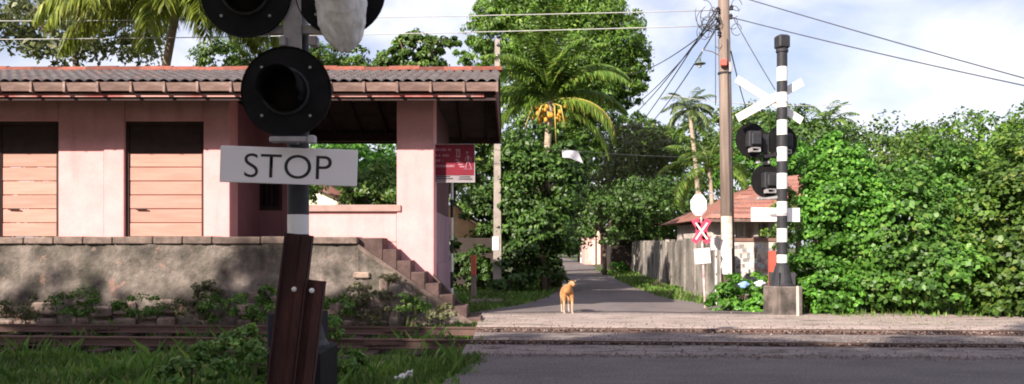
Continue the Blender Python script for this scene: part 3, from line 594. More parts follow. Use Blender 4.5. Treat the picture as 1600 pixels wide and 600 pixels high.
mb = MB(); mb.box(x0+.05,x1-.05,YI+.11,YI+.13,z0+.03,z1-.04); mb.build('pane', M['glass'], wi)
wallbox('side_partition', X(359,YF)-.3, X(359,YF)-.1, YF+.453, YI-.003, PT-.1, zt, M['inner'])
# left wing: shutter door + wall onwards to the left
def shutter(xa, xb):
    mb = MB(); yd = YF+.12
    mb.box(xa,xa+.06,yd-.05,yd+.05,PT,zt-.5); mb.box(xb-.06,xb,yd-.05,yd+.05,PT,zt-.5); mb.box(xa+.061,xb-.061,yd-.05,yd+.05,zt-.58,zt-.5)
    d_ = mb.build('door', M['darkwood'], st); nb_ = 6; z_ = PT+.01
    hgt = (3.22-PT)/nb_
    mb = MB(); mb.bbox(xa+.065,xb-.065,yd-.045,yd+.03,3.225,zt-.585,.012); mb.build('door_top_panel', M['darkwood'], d_)  # plain dark panel over the upper part of the door
    for k in range(nb_):
        mb = MB(); mb.bbox(xa+.065,xb-.065,yd-.03+.004*(k%2),yd+.02,z_+k*hgt+.006,z_+(k+1)*hgt-.006,.008); mb.build('board', M['shutter'], d_)
    mb = MB(); mb.tube([(xa+.2,yd-.06,PT+.55),(xa+.42,yd-.07,PT+.55)], .015, 8); mb.build('bolt', M['darkwood'], d_)
    return d_
xs0 = X(318,YF)
shutter(xs0-1.55, xs0-.003)
wallbox('wall', xs0-1.55, xs0-.003, YF+.02, YF+.2, zt-.498, zt, M['pink'])
wallbox('pillar', xs0-1.95, xs0-1.553, YF, YF+.45, PT-.1, zt, M['pink'])
xw = xs0-1.953
wallbox('wall', xw-.9, xw-.003, YF+.03, YF+.25, PT-.1, zt, M['pink'])
shutter(xw-2.1, xw-.903)
wallbox('wall', xw-2.1, xw-.903, YF+.02, YF+.2, zt-.498, zt, M['pink'])
wallbox('pillar', xw-2.5, xw-2.103, YF, YF+.45, PT-.1, zt, M['pink'])
wallbox('wall', xw-6, xw-2.503, YF+.03, YF+.25, PT-.1, zt, M['pink'])
# back: beam and a far post so the back is open
wallbox('back_beam', -9.5, XR-.05, YB-.1, YB+.1, 3.98, 4.2, M['darkwood'])
wallbox('back_parapet', X(476,YI)+.3, XR-.25, YB-.05, YB+.12, PT-.1, PT+.35, M['inner'])
# platform body floor under building is separate
# roof
YE0, ZE0 = 13.90, Z(128, 13.9); YR, ZR = 16.5, Z(109, 16.5); YE1 = 19.2; ZE1 = 4.16
XE = -0.26; XL0 = -16.0
def rollroof(name, y0, z0, y1, z1, x0, x1, pitch, rad, m_, par, rows=8, t=0.02):
    nx = int((x1-x0)/pitch)*6; mb = MB(); vs = []
    rowsn = rows*2; 
    for r_ in range(rows):
        for e in (0, 1):
            f = (r_+e)/rows; lift = .028 if e == 0 else .0
            for i in range(nx+1):
                x = x0+(x1-x0)*i/nx; ph = (i % 6)/6; hgt = rad*abs(math.sin(ph*math.pi))**.8
                vs.append((x, y0+(y1-y0)*f, z0+(z1-z0)*f+hgt+lift))
    w_ = nx+1; fs = [(r_*w_+i, r_*w_+i+1, (r_+1)*w_+i+1, (r_+1)*w_+i) for r_ in range(rowsn-1) for i in range(nx)]
    mb.add(vs, fs); o = mb.build(name, m_, par); tag(o, kind='stuff'); return o
roof = MB(); roof.add([(XL0,YE0+.02,ZE0-.05),(XE,YE0+.02,ZE0-.05),(XE,YR,ZR-.05),(XL0,YR,ZR-.05),(XL0,YE1,ZE1),(XE,YE1,ZE1),
   (XL0,YE0+.02,ZE0-.09),(XE,YE0+.02,ZE0-.09),(XE,YR,ZR-.10),(XL0,YR,ZR-.10),(XL0,YE1,ZE1-.05),(XE,YE1,ZE1-.05)],
   [(0,1,2,3),(3,2,5,4),(7,6,9,8),(8,9,10,11),(1,7,8,2),(2,8,11,5),(0,3,9,6),(3,4,10,9),(0,6,7,1),(4,5,11,10)])
ro = roof.build('roof', M['soffit'], st)
rollroof('roll_tiles', YE0, ZE0-.03, YR, ZR-.06, XL0, XE, .19, .06, M['tile'], ro, 9)
rollroof('roll_tiles', YE1, ZE1+.02, YR, ZR-.06, XL0, XE, .19, .06, M['tile'], ro, 8)
rr = random.Random(9); x = XE; first = None
while x > XL0+.7:
    w_ = .60; mb = MB(); c = Vector((x-w_, YR, ZR-.05)); vs = []
    for e, (xx, s1) in enumerate(((0,1.0),(w_+.05,.9))):
        for k in range(9):
            a_ = math.pi*k/8; vs.append((c.x+xx, c.y-math.cos(a_)*.15*s1, c.z+math.sin(a_)*.12*s1+.02*e))
        for k in range(9):
            a_ = math.pi*(8-k)/8; vs.append((c.x+xx, c.y-math.cos(a_)*.13*s1, c.z+math.sin(a_)*.10*s1+.02*e))
    mb.add(vs, [(k,(k+1)%18,18+(k+1)%18,18+k) for k in range(18)]+[tuple(range(17,-1,-1)),tuple(range(18,36))])
    if first is None: first = mb.build('ridge_tile', M['ridge'], ro); o = first
    else: o = place_copy(first, ro)
    if first is not o: o.location = (x-XE, 0, 0)
    o.rotation_euler = (0,0,0); o.location.z += rr.uniform(-.012,.012)
    x -= w_*.98
# gutter sections along front eave
x = XE; first = None
while x > XL0+.7:
    mb = MB(); a0, a1 = x-.60, x-.012
    mb.add([(a0,YE0-.03,Z(142,13.87)),(a1,YE0-.03,Z(142,13.87)),(a1,YE0-.06,Z(129,13.87)),(a0,YE0-.06,Z(129,13.87)),(a0,YE0+.05,Z(142,13.87)),(a1,YE0+.05,Z(142,13.87)),(a1,YE0+.05,Z(129,13.87)),(a0,YE0+.05,Z(129,13.87))],
           [(0,1,2,3),(5,4,7,6),(0,4,5,1),(3,2,6,7),(1,5,6,2),(4,0,3,7)])
    if first is None: first = mb.build('gutter_section', M['gutter'], st); o = first
    else: o = place_copy(first, st, (x-XE,0,rr.uniform(-.006,.006)))
    x -= .60
x = XE; k = 0
while x > XL0+.7:
    mb = MB(); mb.box(x-.012-.02,x+.01,YE0-.075,YE0+.04,Z(144,13.87),Z(129,13.87)+.01); mb.build('gutter_strap', M['gutter'] if k != 7 else M['white'], st); x -= .60; k += 1
mb = MB(); mb.box(XL0,XE-.25,YE0+.06,YE0+.10,Z(151,13.95),Z(146,13.95)); mb.build('eave_batten', M['barge'], st)
mb = MB(); mb.box(XL0,XE-.03,YE0+.101,YE0+.14,Z(156,13.95),Z(130,13.95)-.06); mb.build('eave_board', M['darkwood'], st)
mb = MB(); mb.box(XL0,XE-.03,YE1-.06,YE1-.02,3.96,ZE1-.052); mb.build('back_fascia', M['darkwood'], st)
# gable infill at right end
mb = MB(); mb.prism([(YE0+.06, ZE0-.11),(YE0+.06,4.13),(YE1-.05,3.96),(YE1-.05,ZE1-.07),(YR,ZR-.12)][::-1], Matrix(((0,0,1,XE-.06),(1,0,0,0),(0,1,0,0),(0,0,0,1))), .035); mb.build('gable_board', mat('maroon_gable', (0.10,0.035,0.035)), st)
for k in range(22):
    x = XE-.35-k*.62; mb = MB()
    for (ya, za, yb, zb) in ((YE0+.15, ZE0-.09, YR, ZR-.105), (YE1-.07, ZE1-.05, YR, ZR-.105)):
        mb.add([(x,ya,za),(x+.05,ya,za),(x+.05,yb,zb),(x,yb,zb),(x,ya,za-.1),(x+.05,ya,za-.1),(x+.05,yb,zb-.1),(x,yb,zb-.1)], [(3,2,1,0),(4,5,6,7),(0,1,5,4),(1,2,6,5),(2,3,7,6),(3,0,4,7)])
    mb.build('rafter', M['darkwood'], st)
for yy in (YF+.27,): 
    mb = MB(); mb.box(XL0,XE-.1,yy-.09,yy+.09,zt+.002,zt+.16); mb.build('wall_plate', M['darkwood'], st)

# platform
pl = thing('station_platform', (-5, 14.3, 0), 'weathered stone platform with steps down to the crossing', 'platform')
YP = 14.3; xe = X(560, YP)
mb = MB(); nx, nz_ = 130, 16; x0, x1 = -16.0, xe; vs = []
rngp = np.random.default_rng(7); nzv = rngp.normal(0, .012, (nx+1, nz_+1))
def topz(x): return PT-.14
for i in range(nx+1):
    for j in range(nz_+1):
        x = x0+(x1-x0)*i/nx; z = -.25+(topz(x)+.25)*j/nz_
        vs.append((x, YP+nzv[i,j]-(.05 if z < .62 else 0)+.02*math.sin(x*1.7)*math.sin(z*4+x), z))
mb.add(vs, [(i*(nz_+1)+j, (i+1)*(nz_+1)+j, (i+1)*(nz_+1)+j+1, i*(nz_+1)+j+1) for i in range(nx) for j in range(nz_)])
mb.build('retaining_wall', M['stone'], pl, True)
# sloped stair flank wall
xq = X(742, YP); mb = MB(); vs = []; nn = 46
for i in range(nn+1):
    f = i/nn; x = xe+(xq-xe)*f; zt_ = (PT-.15)*(1-f)+(-.05)*f
    for j in range(9): vs.append((x, YP+rngp.normal(0,.010)+(-.03 if j < 4 else 0), -.25+(zt_+.25)*j/8))
mb.add(vs, [(i*9+j,(i+1)*9+j,(i+1)*9+j+1,i*9+j+1) for i in range(nn) for j in range(8)]); mb.build('stair_flank', M['stone'], pl, True)
mb = MB(); w_ = .10
mb.add([(xe,YP-.03,PT-.14),(xq,YP-.03,-.04),(xq,YP+.09,-.04),(xe,YP+.09,PT-.14),(xe,YP-.03,PT-.23),(xq,YP-.03,-.13),(xq,YP+.09,-.13),(xe,YP+.09,PT-.23)],[(3,2,1,0)[::-1],(4,5,6,7)[::-1],(0,1,5,4)[::-1],(1,2,6,5)[::-1],(2,3,7,6)[::-1],(3,0,4,7)[::-1]]); mb.build('stringer', M['slab'], pl)
ns = 7
for k in range(ns):
    xa = X(597,YP)+k*(X(752,YP)-X(597,YP))/ns; xb_ = xa+(X(752,YP)-X(597,YP))/ns+.02
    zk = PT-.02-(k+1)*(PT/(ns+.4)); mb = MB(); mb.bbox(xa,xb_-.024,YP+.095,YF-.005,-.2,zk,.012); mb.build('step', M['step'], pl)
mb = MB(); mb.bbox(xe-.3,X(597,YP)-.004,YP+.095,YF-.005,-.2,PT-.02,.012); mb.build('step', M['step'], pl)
# lower right kerb of stairs, sunlit edge
xa, xb_ = X(677,14.95), X(742,14.95)
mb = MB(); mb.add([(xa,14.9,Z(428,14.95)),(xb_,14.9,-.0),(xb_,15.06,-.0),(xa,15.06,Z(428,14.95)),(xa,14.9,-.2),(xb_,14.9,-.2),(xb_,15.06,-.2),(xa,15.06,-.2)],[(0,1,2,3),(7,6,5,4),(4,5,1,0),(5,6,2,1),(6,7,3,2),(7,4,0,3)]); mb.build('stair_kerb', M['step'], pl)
mb = MB(); mb.box(-16,xe-.302,YP+.03,YF+4,-.2,PT-.09); mb.build('platform_floor', M['slab'], pl)
rr = random.Random(5); x = xe
while x > -15:
    w_ = rr.choice((.55,.75,.9)); mb = MB(); mb.bbox(x-w_,x-.012,YP-.055+rr.uniform(-.008,.008),YP+.5,PT-.135,PT+rr.uniform(-.012,.012),.015); mb.build('coping_slab', M['slab'], pl); x -= w_
# exposed stones of the footing
x = -15.5; k = 0
while x < X(735, YP):
    w_ = rr.uniform(.22,.5); h_ = rr.uniform(.2,.34)
    if rr.random() < .8 and not (x > xe+.9 and h_ > .3):
        zb = -.22; zz = zb+h_ if x < xe+.6 else zb+.2
        for row in range(2 if x < xe-.2 else 1):
            mb = MB(); mb.bbox(x,x+w_-.02,YP-.09-rr.uniform(0,.05),YP+.02,zb+.03,zb+h_,.04); mb.build('footing_stone', M['stone2'], pl); zb += h_+.015
    x += w_
for (px, py, wpx, hpx) in ((398,462,30,12),(430,470,18,14),(345,458,26,12),(565,430,26,10),(600,445,14,26),(588,470,18,20),(548,455,20,12),(655,470,22,14),(630,462,16,10)):
    c = P(px,py,YP); mb = MB(); mb.bbox(c.x-wpx/168,c.x+wpx/168,YP-.05,YP+.03,c.z-hpx/168,c.z+hpx/168,.02); mb.build('exposed_stone', M['stone2'], pl)
# dark stump by the stairs
c = P(618, 487, 14.0); mb = MB(); mb.bbox(c.x-.11,c.x+.09,c.y-.08,c.y+.08,-.15,Z(443,14.0),.04, 0); tag(mb.build('stone_stump', M['block'], None, off=(c.x,c.y,0)), 'short dark upright stone against the stair flank', 'stone')

# ------------------------------------------------------------------ red notice board on the station corner
d = 15.3; c0, c1 = P(679,274,d), P(741,226,d)
nb_ = thing('notice_board', (c0.x, d, 0), 'red notice board, shade in its colour, with pale walking figure on station corner', 'sign')
mb = MB(); mb.bbox(c0.x,c1.x,d-.012,d+.012,c0.z,c1.z,.004); mb.build('panel', M['redsign'], nb_)
mb = MB(); w0 = P(679,284,d).z
mb.box(c0.x,c1.x,d-.010,d+.010,w0,c0.z-.003); strip = mb.build('lower_strip', mat('pale_grey_enamel', (0.28,0.24,0.27)), nb_)
mb = MB()
for a_, b_, e, f_ in ((c0.x-.01,c1.x+.014,c1.z+.001,c1.z+.014),(c1.x+.001,c1.x+.014,w0,c1.z),(c0.x-.01,c1.x+.014,w0-.014,w0-.001)): mb.box(a_,b_,d-.018,d+.014,e,f_)
mb.box(c0.x-.05,c0.x+.02,d+.02,d+.04,w0+.1,w0+.13); mb.build('frame', M['grey'], nb_)
rr = random.Random(12); mb = MB(); yy = d-.015
for (py, x0_, x1_) in ((234,681,705),(243,681,702),(251,681,692),(259.5,681,710)):
    x = x0_
    while x < x1_:
        w_ = rr.uniform(1.2,2.6); a_ = P(x,py-1.8,d); b_ = P(min(x+w_,x1_),py+1.8,d); 
        if rr.random() < .86: mb.box(a_.x,b_.x,yy,yy+.002,b_.z,a_.z)
        x += w_+.7
mb.build('lettering', M['palewrite'], nb_)
mb = MB()
for (x0_,x1_,y0_,y1_) in ((712,719,233,236),(713,714.5,236,244),(717,719,236,244),(712,719,244,246),(712,717,249,251),(714,720,252.5,254.5),(716,723,256,258),(718,726,259.5,261.5)):
    a_ = P(x0_,y0_,d); b_ = P(x1_,y1_,d); mb.box(a_.x,b_.x,yy,yy+.002,b_.z,a_.z)
tag(mb.build('stair_symbol', M['palewrite'], nb_), kind='stuff')
mb = MB(); q = P(730,238.5,d); mb.lathe([(0.001,.003),(0.026,.003),(0.026,0)], Matrix.Translation((q.x,yy+.002,q.z)) @ Matrix.Rotation(R(90),4,'X'), 14)
def stroke(pts, r_): mb.tube([Vector((P(a_,b_,d).x, yy, P(a_,b_,d).z)) for a_, b_ in pts], r_, 5)
stroke([(731,243),(731.5,251)], .020); stroke([(731,251),(729,257),(728,264)], .011); stroke([(732,251),(734.5,257),(737,264)], .011); stroke([(730.5,244),(727.5,248),(727.5,252)], .008); stroke([(732,244),(736,248),(736.5,253)], .008); stroke([(724,264.5),(738,264.5)], .005)
mb.build('walking_figure', M['palewrite'], nb_)
mb = MB()
for (x0_,x1_,py) in ((681,703,275.8),(681,708,279),(718,735,276.5),(717,738,279.8)):
    a_ = P(x0_,py-.7,d); b_ = P(x1_,py+.7,d); mb.box(a_.x,b_.x,yy,yy+.002,b_.z,a_.z)
mb.build('small_print', M['letter'], nb_)

# striped pole beyond station corner
d = 17.6; x = X(706, d); mb = MB(); zz = [Z(y, d) for y in (470,450,425,396,375,340,312,285,250)]; col = 0
for i in range(len(zz)-1): mb.lathe([(.035,zz[i]),(.035,zz[i+1])], Matrix.Translation((x,d,0)), 12, i%2)
tag(mb.build('striped_pole', [M['white'], M['blackpost']], None, True, off=(x,d,0)), 'thin black and white striped pole at the station side wall', 'pole')
# red post
d = 21.0; x = X(740,d); mb = MB(); mb.bbox(x-.07,x+.07,d-.07,d+.07,-.1,Z(430,d),.01,1); mb.bbox(x-.072,x+.072,d-.072,d+.072,Z(430,d)+.002,Z(399,d),.012,0)
tag(mb.build('marker_post', [mat('faded_red_top', (0.72,0.16,0.11)), mat('pinkish_concrete', (0.32,0.22,0.2))], None, off=(x,d,0)), 'short square marker post with red top beside the lane', 'post')
# concrete pole
d = 23.5; x = X(777,d); t = thing('utility_pole', (x,d,0), 'slim grey concrete pole beside the left hand trees', 'utility pole'); h = Z(62,d)
mb = MB(); vs = []
for z, w_ in ((-.2,.13),(h,.075)): vs += [(x-w_,d-w_,z),(x+w_,d-w_,z),(x+w_,d+w_,z),(x-w_,d+w_,z)]
mb.add(vs, [(3,2,1,0),(4,5,6,7),(0,1,5,4),(1,2,6,5),(2,3,7,6),(3,0,4,7)]); mb.build('shaft', M['cpole'], t)
mb = MB(); a_ = P(769.5,391,d); b_ = P(779,370,d); mb.box(a_.x,b_.x,d-.145,d-.137,a_.z,b_.z); pa_ = mb.build('notice', M['board'], t)
mb = MB()
for k in range(4): mb.box(a_.x+.03,b_.x-.03,d-.148,d-.145,a_.z+.08+k*.08,a_.z+.10+k*.08)
mb.build('print', M['letter'], pa_)
for zz_ in (h-.2, h-.55):
    mb = MB(); mb.lathe([(.02,0),(.045,.02),(.03,.05),(.045,.08),(.02,.1)], Matrix.Translation((x,d-.12,zz_)), 10); mb.build('insulator', M['grey'], t)
# kerb slab and shade-darkened earthen wall on the left of the lane
mb = MB(); mb.bbox(X(735,19.5),X(785,19.5),18.9,19.9,-.1,.05,.02); tag(mb.build('drain_slab', M['slab'], None, off=(X(760,19),19,0)), 'low concrete drain slab in the grass by the marker post', 'slab')
mb = MB(); mb.bbox(-3.6,-.25,26,26.25,-.1,Z(372,26),.02); tag(mb.build('boundary_wall', M['earth'], None, off=(-1.5,26,0)), 'earthen boundary wall, shade put into its colour, behind the marker post', 'wall')

# ------------------------------------------------------------------ big timber utility pole and fittings
d = 18.2; xb = X(1138.5,d); xt = X(1130,d); ht = 8.4
up = thing('utility_pole', (xb,d,0), 'tall weathered timber pole carrying tangled cables and a street lamp', 'utility pole')
mb = MB(); mb.tube([(xb,d,-.2),(xb+(xt-xb)*.5,d,ht/2),(xt+(xt-xb)*.1,d,ht)], [.165,.148,.125], 16); mb.build('shaft', M['pole'], up, True)
def polex(z): return xb+(xt-xb)*(z/7.2)
for (y0_,y1_) in ((388,338),(428,376)):
    za, zb = Z(y0_,d), Z(y1_,d); mb = MB()
    vs = []; nseg = 8
    for z in (za, zb):
        for k in range(nseg+1):
            a_ = R(200 if y0_ == 388 else 175)+R(95 if y0_ == 388 else 110)*k/nseg; vs.append((polex(z)+.168*math.cos(a_), d+.168*math.sin(a_), z))
    mb.add(vs, [(k,k+1,nseg+2+k,nseg+1+k) for k in range(nseg)]); mb.build('poster', mat('worn_poster' , (0.62,0.54,0.50),(0.42,0.34,0.31),9) if y0_ == 388 else M['white'], up)
la = P(1127,88,d); lb = P(1098,77,d-.3)
mb = MB(); mb.tube([la, la.lerp(lb,.5)+Vector((0,0,.03)), lb, lb-Vector((0,0,.05))], .014, 6); mb.build('lamp_bracket', M['grey'], up)
mb = MB(); c = P(1093,100,d-.3); mb.tube([lb-Vector((0,0,.05)), c+Vector((0,0,.1))], .01, 6)
mb.lathe([(0.03,.14),(0.035,.06),(0.05,.05),(0.135,.02),(0.14,0.0),(0.05,.0)], Matrix.Translation(c), 18); lsh = mb.build('lamp_shade', mat('green_grey_enamel',(0.13,0.17,0.15)), up)
mb = MB(); mb.lathe([(0.001,-.09),(0.04,-.08),(0.055,-.04),(0.04,-.001)], Matrix.Translation(c), 12); mb.build('bulb', M['white'], lsh, True)
c = P(1131,99,d-.18); mb = MB(); mb.bbox(c.x-.075,c.x+.06,c.y-.08,c.y+.06,c.z-.07,c.z+.09,.015); mb.build('junction_box', mat('faded_red_box',(0.60,0.13,0.11)), up)
c = P(1131,112,d-.18); mb = MB(); mb.lathe([(.155,-.02),(.158,0.02)], Matrix.Translation((polex(c.z),d,c.z)), 16); mb.build('band', M['blackpost'], up)
c = P(1141,104,d-.12); mb = MB(); mb.bbox(c.x-.04,c.x+.03,c.y-.06,c.y+.04,c.z-.14,c.z+.1,.01); mb.build('junction_box', M['grey'], up)
for (px_, py_) in ((1122,15),(1122,31),(1121,43),(1142,26),(1143,12),(1124,52)):
    c = P(px_,py_,d-.1); mb = MB(); mb.lathe([(.02,-.06),(.05,-.05),(.03,-.01),(.05,.02),(.03,.05),(.015,.07)], Matrix.Translation(c), 10); mb.build('insulator', M['blackpost'], up)
rr = random.Random(3)
mb = MB()
for k in range(11):
    cx_, cy_ = rr.uniform(1100,1124), rr.uniform(20,60); pts = []
    ra, rb_ = rr.uniform(.08,.28), rr.uniform(.12,.34); c = P(cx_,cy_,d-.15+rr.uniform(-.1,.1)); ph = rr.random()*6
    for q in range(15): a_ = ph+q/14*5.2; pts.append(c+Vector((ra*math.cos(a_), rr.uniform(-.03,.03), rb_*math.sin(a_))))
    mb.tube(pts, .008, 5)
for k in range(4):
    c = P(rr.uniform(1145,1152),rr.uniform(5,55),d); pts = [c+Vector((.12*math.cos(a_/2), 0, .14*math.sin(a_/2))) for a_ in range(12)]; mb.tube(pts, .008, 5)
mb.build('cable_coil', M['wire'], up)
mb = MB(); mb.tube([P(1118,50,d-.17), P(1118,165,d-.17), P(1119,150,d-.16)], .01, 5); mb.tube([P(1136,60,d-.16), P(1139,210,d-.16), P(1141,330,d-.17)], .012, 5); mb.build('down_cable', M['wire'], up)
def wire(a_, b_, sag, label, r_=.012, m_=None):
    pts = [a_.lerp(b_, k/16)-Vector((0,0,sag*4*(k/16)*(1-k/16))) for k in range(17)]; mb = MB(); mb.tube(pts, r_, 5); o = mb.build('power_cable', m_ or M['wire'], None, True, off=tuple((a_+b_)/2)); return tag(o, label, 'cable', 'cables strung to the poles')
wg = mat('pale_aluminium_wire', (0.42,0.42,0.42), (0.38,0.38,0.38))
wire(P(-300,32,23), P(1120,16,18.1), .10, 'upper pale wire running level across the sky above the station', .012, wg)
wire(P(-300,62,23), P(1120,40,18.1), .10, 'lower pale wire running level across the sky above the station', .012, wg)
for k, (qx, qy, lab) in enumerate(((1000,175,'steepest thin cable fanning down left from the tall pole'),(1005,145,'second cable fanning down left from the tall pole'),(1010,130,'middle cable fanning down left past the street lamp'),(1012,88,'highest of the cables fanning down left toward the big tree'),(1024,165,'lowest cable fanning down left from the tall pole'))):
    a_ = P(1120, 12+k*8, d-.1); b_ = P(1120+(qx-1120)*1.5, 12+k*8+(qy-12-k*8)*1.5, 44); wire(a_, b_, .5, lab, .016)
wire(P(1146,28,d), P(1750,165,12.0), .05, 'black cable running right from pole toward the green vines', .012)
wire(P(1136,-11,d), P(1750,163,12.0), .03, 'topmost black cable crossing the upper right sky', .012)
wire(P(1146,28,d), P(1211,140,16.2), .02, 'slanting stay cable from the tall pole to the far signal', .010)
wire(P(1142,80,d), P(1168,175,30), .1, 'thin slanting wire between the tall pole and crossbuck', .016)
wire(P(1040,148,30), P(1330,163,30), .2, 'faint wire sagging behind the crossbuck', .014, wg)
wire(P(876,233,22.45), P(1112,246,18.1), .05, 'thin washing line in front of the dark trees', .005, M['wire'])
# white cloth on line
cl = MB(); vs = []; pa = P(878,234,22.4)
for i in range(9):
    for j in range(6):
        u, v_ = i/8, j/5; vs.append((pa.x+u*.48+v_*.12*(u+.2), pa.y+.05*math.sin(u*7+v_*3)+.04, pa.z-.02*u-v_*(.22+.16*u**2)))
cl.add(vs, [(i*6+j,(i+1)*6+j,(i+1)*6+j+1,i*6+j+1) for i in range(8) for j in range(5)])
tag(cl.build('cloth', M['cloth'], None, True, off=tuple(pa)), 'small white cloth hanging high among the trees over the lane', 'cloth')

# ------------------------------------------------------------------ road sign pole with octagon, red cross and board
d = 17.6; x = X(1097,d); sp = thing('road_sign', (x,d,0), 'thin sign pole with white oval plate, red cross sign and white board', 'sign')
mb = MB(); mb.tube([(X(1102,d),d,-.1),(X(1094,d),d,Z(300,d))], .025, 8); mb.build('pole', mat('flaking_pink_pole',(0.6,0.5,0.5),(0.4,0.2,0.22),12), sp)
c = P(1091.5,320,d-.04); mb = MB(); pts = [(math.cos(R(22.5+45*k))*.185*1.06, math.sin(R(22.5+45*k))*.255*1.04) for k in range(8)]
mb.prism(pts, Matrix.Translation(c) @ Matrix.Rotation(R(90),4,'X'), .008); oc = mb.build('octagon_plate', M['white'], sp)
mb = MB(); mb.prism([(-.15,-.17),(-.1,-.225),(.08,-.225),(.14,-.17),(.1,-.12),(-.06,-.13)], Matrix.Translation(c-Vector((0,.0085,0))) @ Matrix.Rotation(R(90),4,'X'), .002); mb.build('pink_patch', mat('faded_pink_patch',(0.75,0.42,0.55)), oc)
c = P(1096,361,d-.04)
mb = MB()
rr = random.Random(1)
for sgn in (-1,1):
    Mc = Matrix.Translation(c+Vector((0,.003*sgn,0))) @ Matrix.Rotation(sgn*R(58),4,'Y'); mb.box(-.31,.31,-.006,.006,-.075,.075,0,Mc)
mb.box(c.x-.13,c.x+.13,c.y-.003,c.y+.003,c.z-.2,c.z+.2)
cs_ = mb.build('cross_sign', M['pinksign'], sp)
mb = MB()
for sgn in (-1,1):
    Mc = Matrix.Translation(c+Vector((0,-.012+.001*sgn,0))) @ Matrix.Rotation(sgn*R(55),4,'Y'); mb.box(-.23,.23,-.001,.001,-.019,.019,0,Mc)
mb.build('white_cross', M['white'], cs_)
c = P(1097.5,400,d-.04); mb = MB(); mb.bbox(-.18,.18,-.006,.006,-.175,.175,.003,0,Matrix.Translation(c) @ Matrix.Rotation(R(-5),4,'Y')); mb.build('plate', M['white'], sp)
# second white board between pole and sign
d2 = 18.6; c = P(1119,381,d2); mb = MB(); mb.bbox(c.x-.13,c.x+.15,d2-.01,d2+.01,c.z-.15,c.z+.15,.003); mb.box(c.x-.02,c.x+.02,d2+.011,d2+.03,-.1,c.z+.1)
tag(mb.build('small_board', M['white'], None, off=(c.x,d2,0)), 'small blank white board just left of the tall timber pole', 'sign')

# red post, thin white pipe near far signal
a_ = P(1207,392,16.6); b_ = Vector((X(1207,16.6),16.6,-.1)); mb = MB(); mb.box(a_.x-.075,a_.x+.06,16.55,16.56,-.1,a_.z); mb.box(a_.x-.075,a_.x-.06,16.56,16.66,-.1,a_.z); mb.box(a_.x+.045,a_.x+.06,16.56,16.66,-.1,a_.z-.02)
mb.box(a_.x+.07,a_.x+.13,16.5,16.6,-.1,a_.z-.22)
tag(mb.build('red_steel_post', M['redpost'], None, off=(a_.x,16.6,0)), 'rusty red steel post just behind the far signal base', 'steel post')
mb = MB(); x = X(1247,15.4); mb.tube([(x,15.4,-.1),(x-.01,15.4,Z(447,15.4))], .028, 8); tag(mb.build('marker_pipe', mat('cream_pipe',(0.55,0.48,0.42)), None, off=(x,15.4,0)), 'thin cream pipe standing beside the far signal block', 'pipe')

# ------------------------------------------------------------------ right boundary wall: posts and panels
bw_ = thing('boundary_wall', (5.4,19.4,0), 'long stained concrete panel wall along the right of the lane', 'wall')
pth = [(5.35,19.3),(5.5,24),(6.1,32),(6.7,42)]
def along(s_):
    acc = 0
    for (a0,b0),(a1,b1) in zip(pth[:-1],pth[1:]):
        L_ = math.hypot(a1-a0,b1-b0)
        if s_ <= acc+L_: f = (s_-acc)/L_; return Vector((a0+(a1-a0)*f,b0+(b1-b0)*f,0)), Vector((a1-a0,b1-b0,0)).normalized()
        acc += L_
    return Vector((*pth[-1],0)), Vector((a1-a0,b1-b0,0)).normalized()
rr = random.Random(8); s_ = 0
while s_ < 22.5:
    p0, dr_ = along(s_); ang = math.atan2(dr_.y, dr_.x); hh_ = 1.62+rr.uniform(-.03,.03)
    Mw = Matrix.Translation(p0) @ Matrix.Rotation(ang,4,'Z')
    mb = MB(); mb.bbox(-.07,.07,-.02,.14,-.1,hh_+.04,.012,0,Mw); mb.build('wall_post', M['lanewall'], bw_)
    for q in range(1):
        mb = MB(); mb.bbox(.075,1.475,.02+rr.uniform(0,.02),.10,-.1,hh_+rr.uniform(-.05,.02),.01,0,Mw); mb.build('wall_panel', M['lanewall'], bw_)
    s_ += 1.55
# wall section turning towards house, carrying faded posters
pw = thing('poster_wall', (7,19.8,0), 'whitewashed wall covered in torn pastel posters below the red roofed house', 'wall')
dW = 20.0
mb = MB(); mb.bbox(5.42,X(1212,dW),dW,dW+.2,-.1,Z(377,dW),.015); mb.build('wall', M['housewall'], pw)
mb = MB(); mb.box(5.4,X(1214,dW),dW-.03,dW+.23,Z(377,dW)+.002,Z(372,dW)); mb.build('coping', mat('brown_coping',(0.22,0.12,0.1)), pw)
pcols = [mat('paper_white',(0.68,0.65,0.64),(0.45,0.42,0.42),14), mat('paper_blue',(0.28,0.42,0.62),(0.62,0.66,0.70),12), mat('paper_pink',(0.45,0.28,0.28),(0.4,0.33,0.33),14), mat('paper_grey',(0.16,0.15,0.16),(0.34,0.32,0.33),16)]
k = 0
for i in range(10):
    for j in range(8):
        if rr.random() < .08: continue
        x = X(1148,dW)+i*.098+rr.uniform(-.03,.03); z = .45+j*.13+rr.uniform(-.04,.04); w_ = rr.uniform(.05,.14); h_ = rr.uniform(.07,.17)
        if z+h_ > Z(379,dW): continue
        mb = MB(); k += 1; dy = .0015*k; mb.box(x,x+w_,dW-.004-dy*.15,dW-.0025-dy*.15,z,z+h_,0,None); mb.build('poster', rr.choice(pcols if i > 4 else pcols[:1]+pcols[3:]), pw)
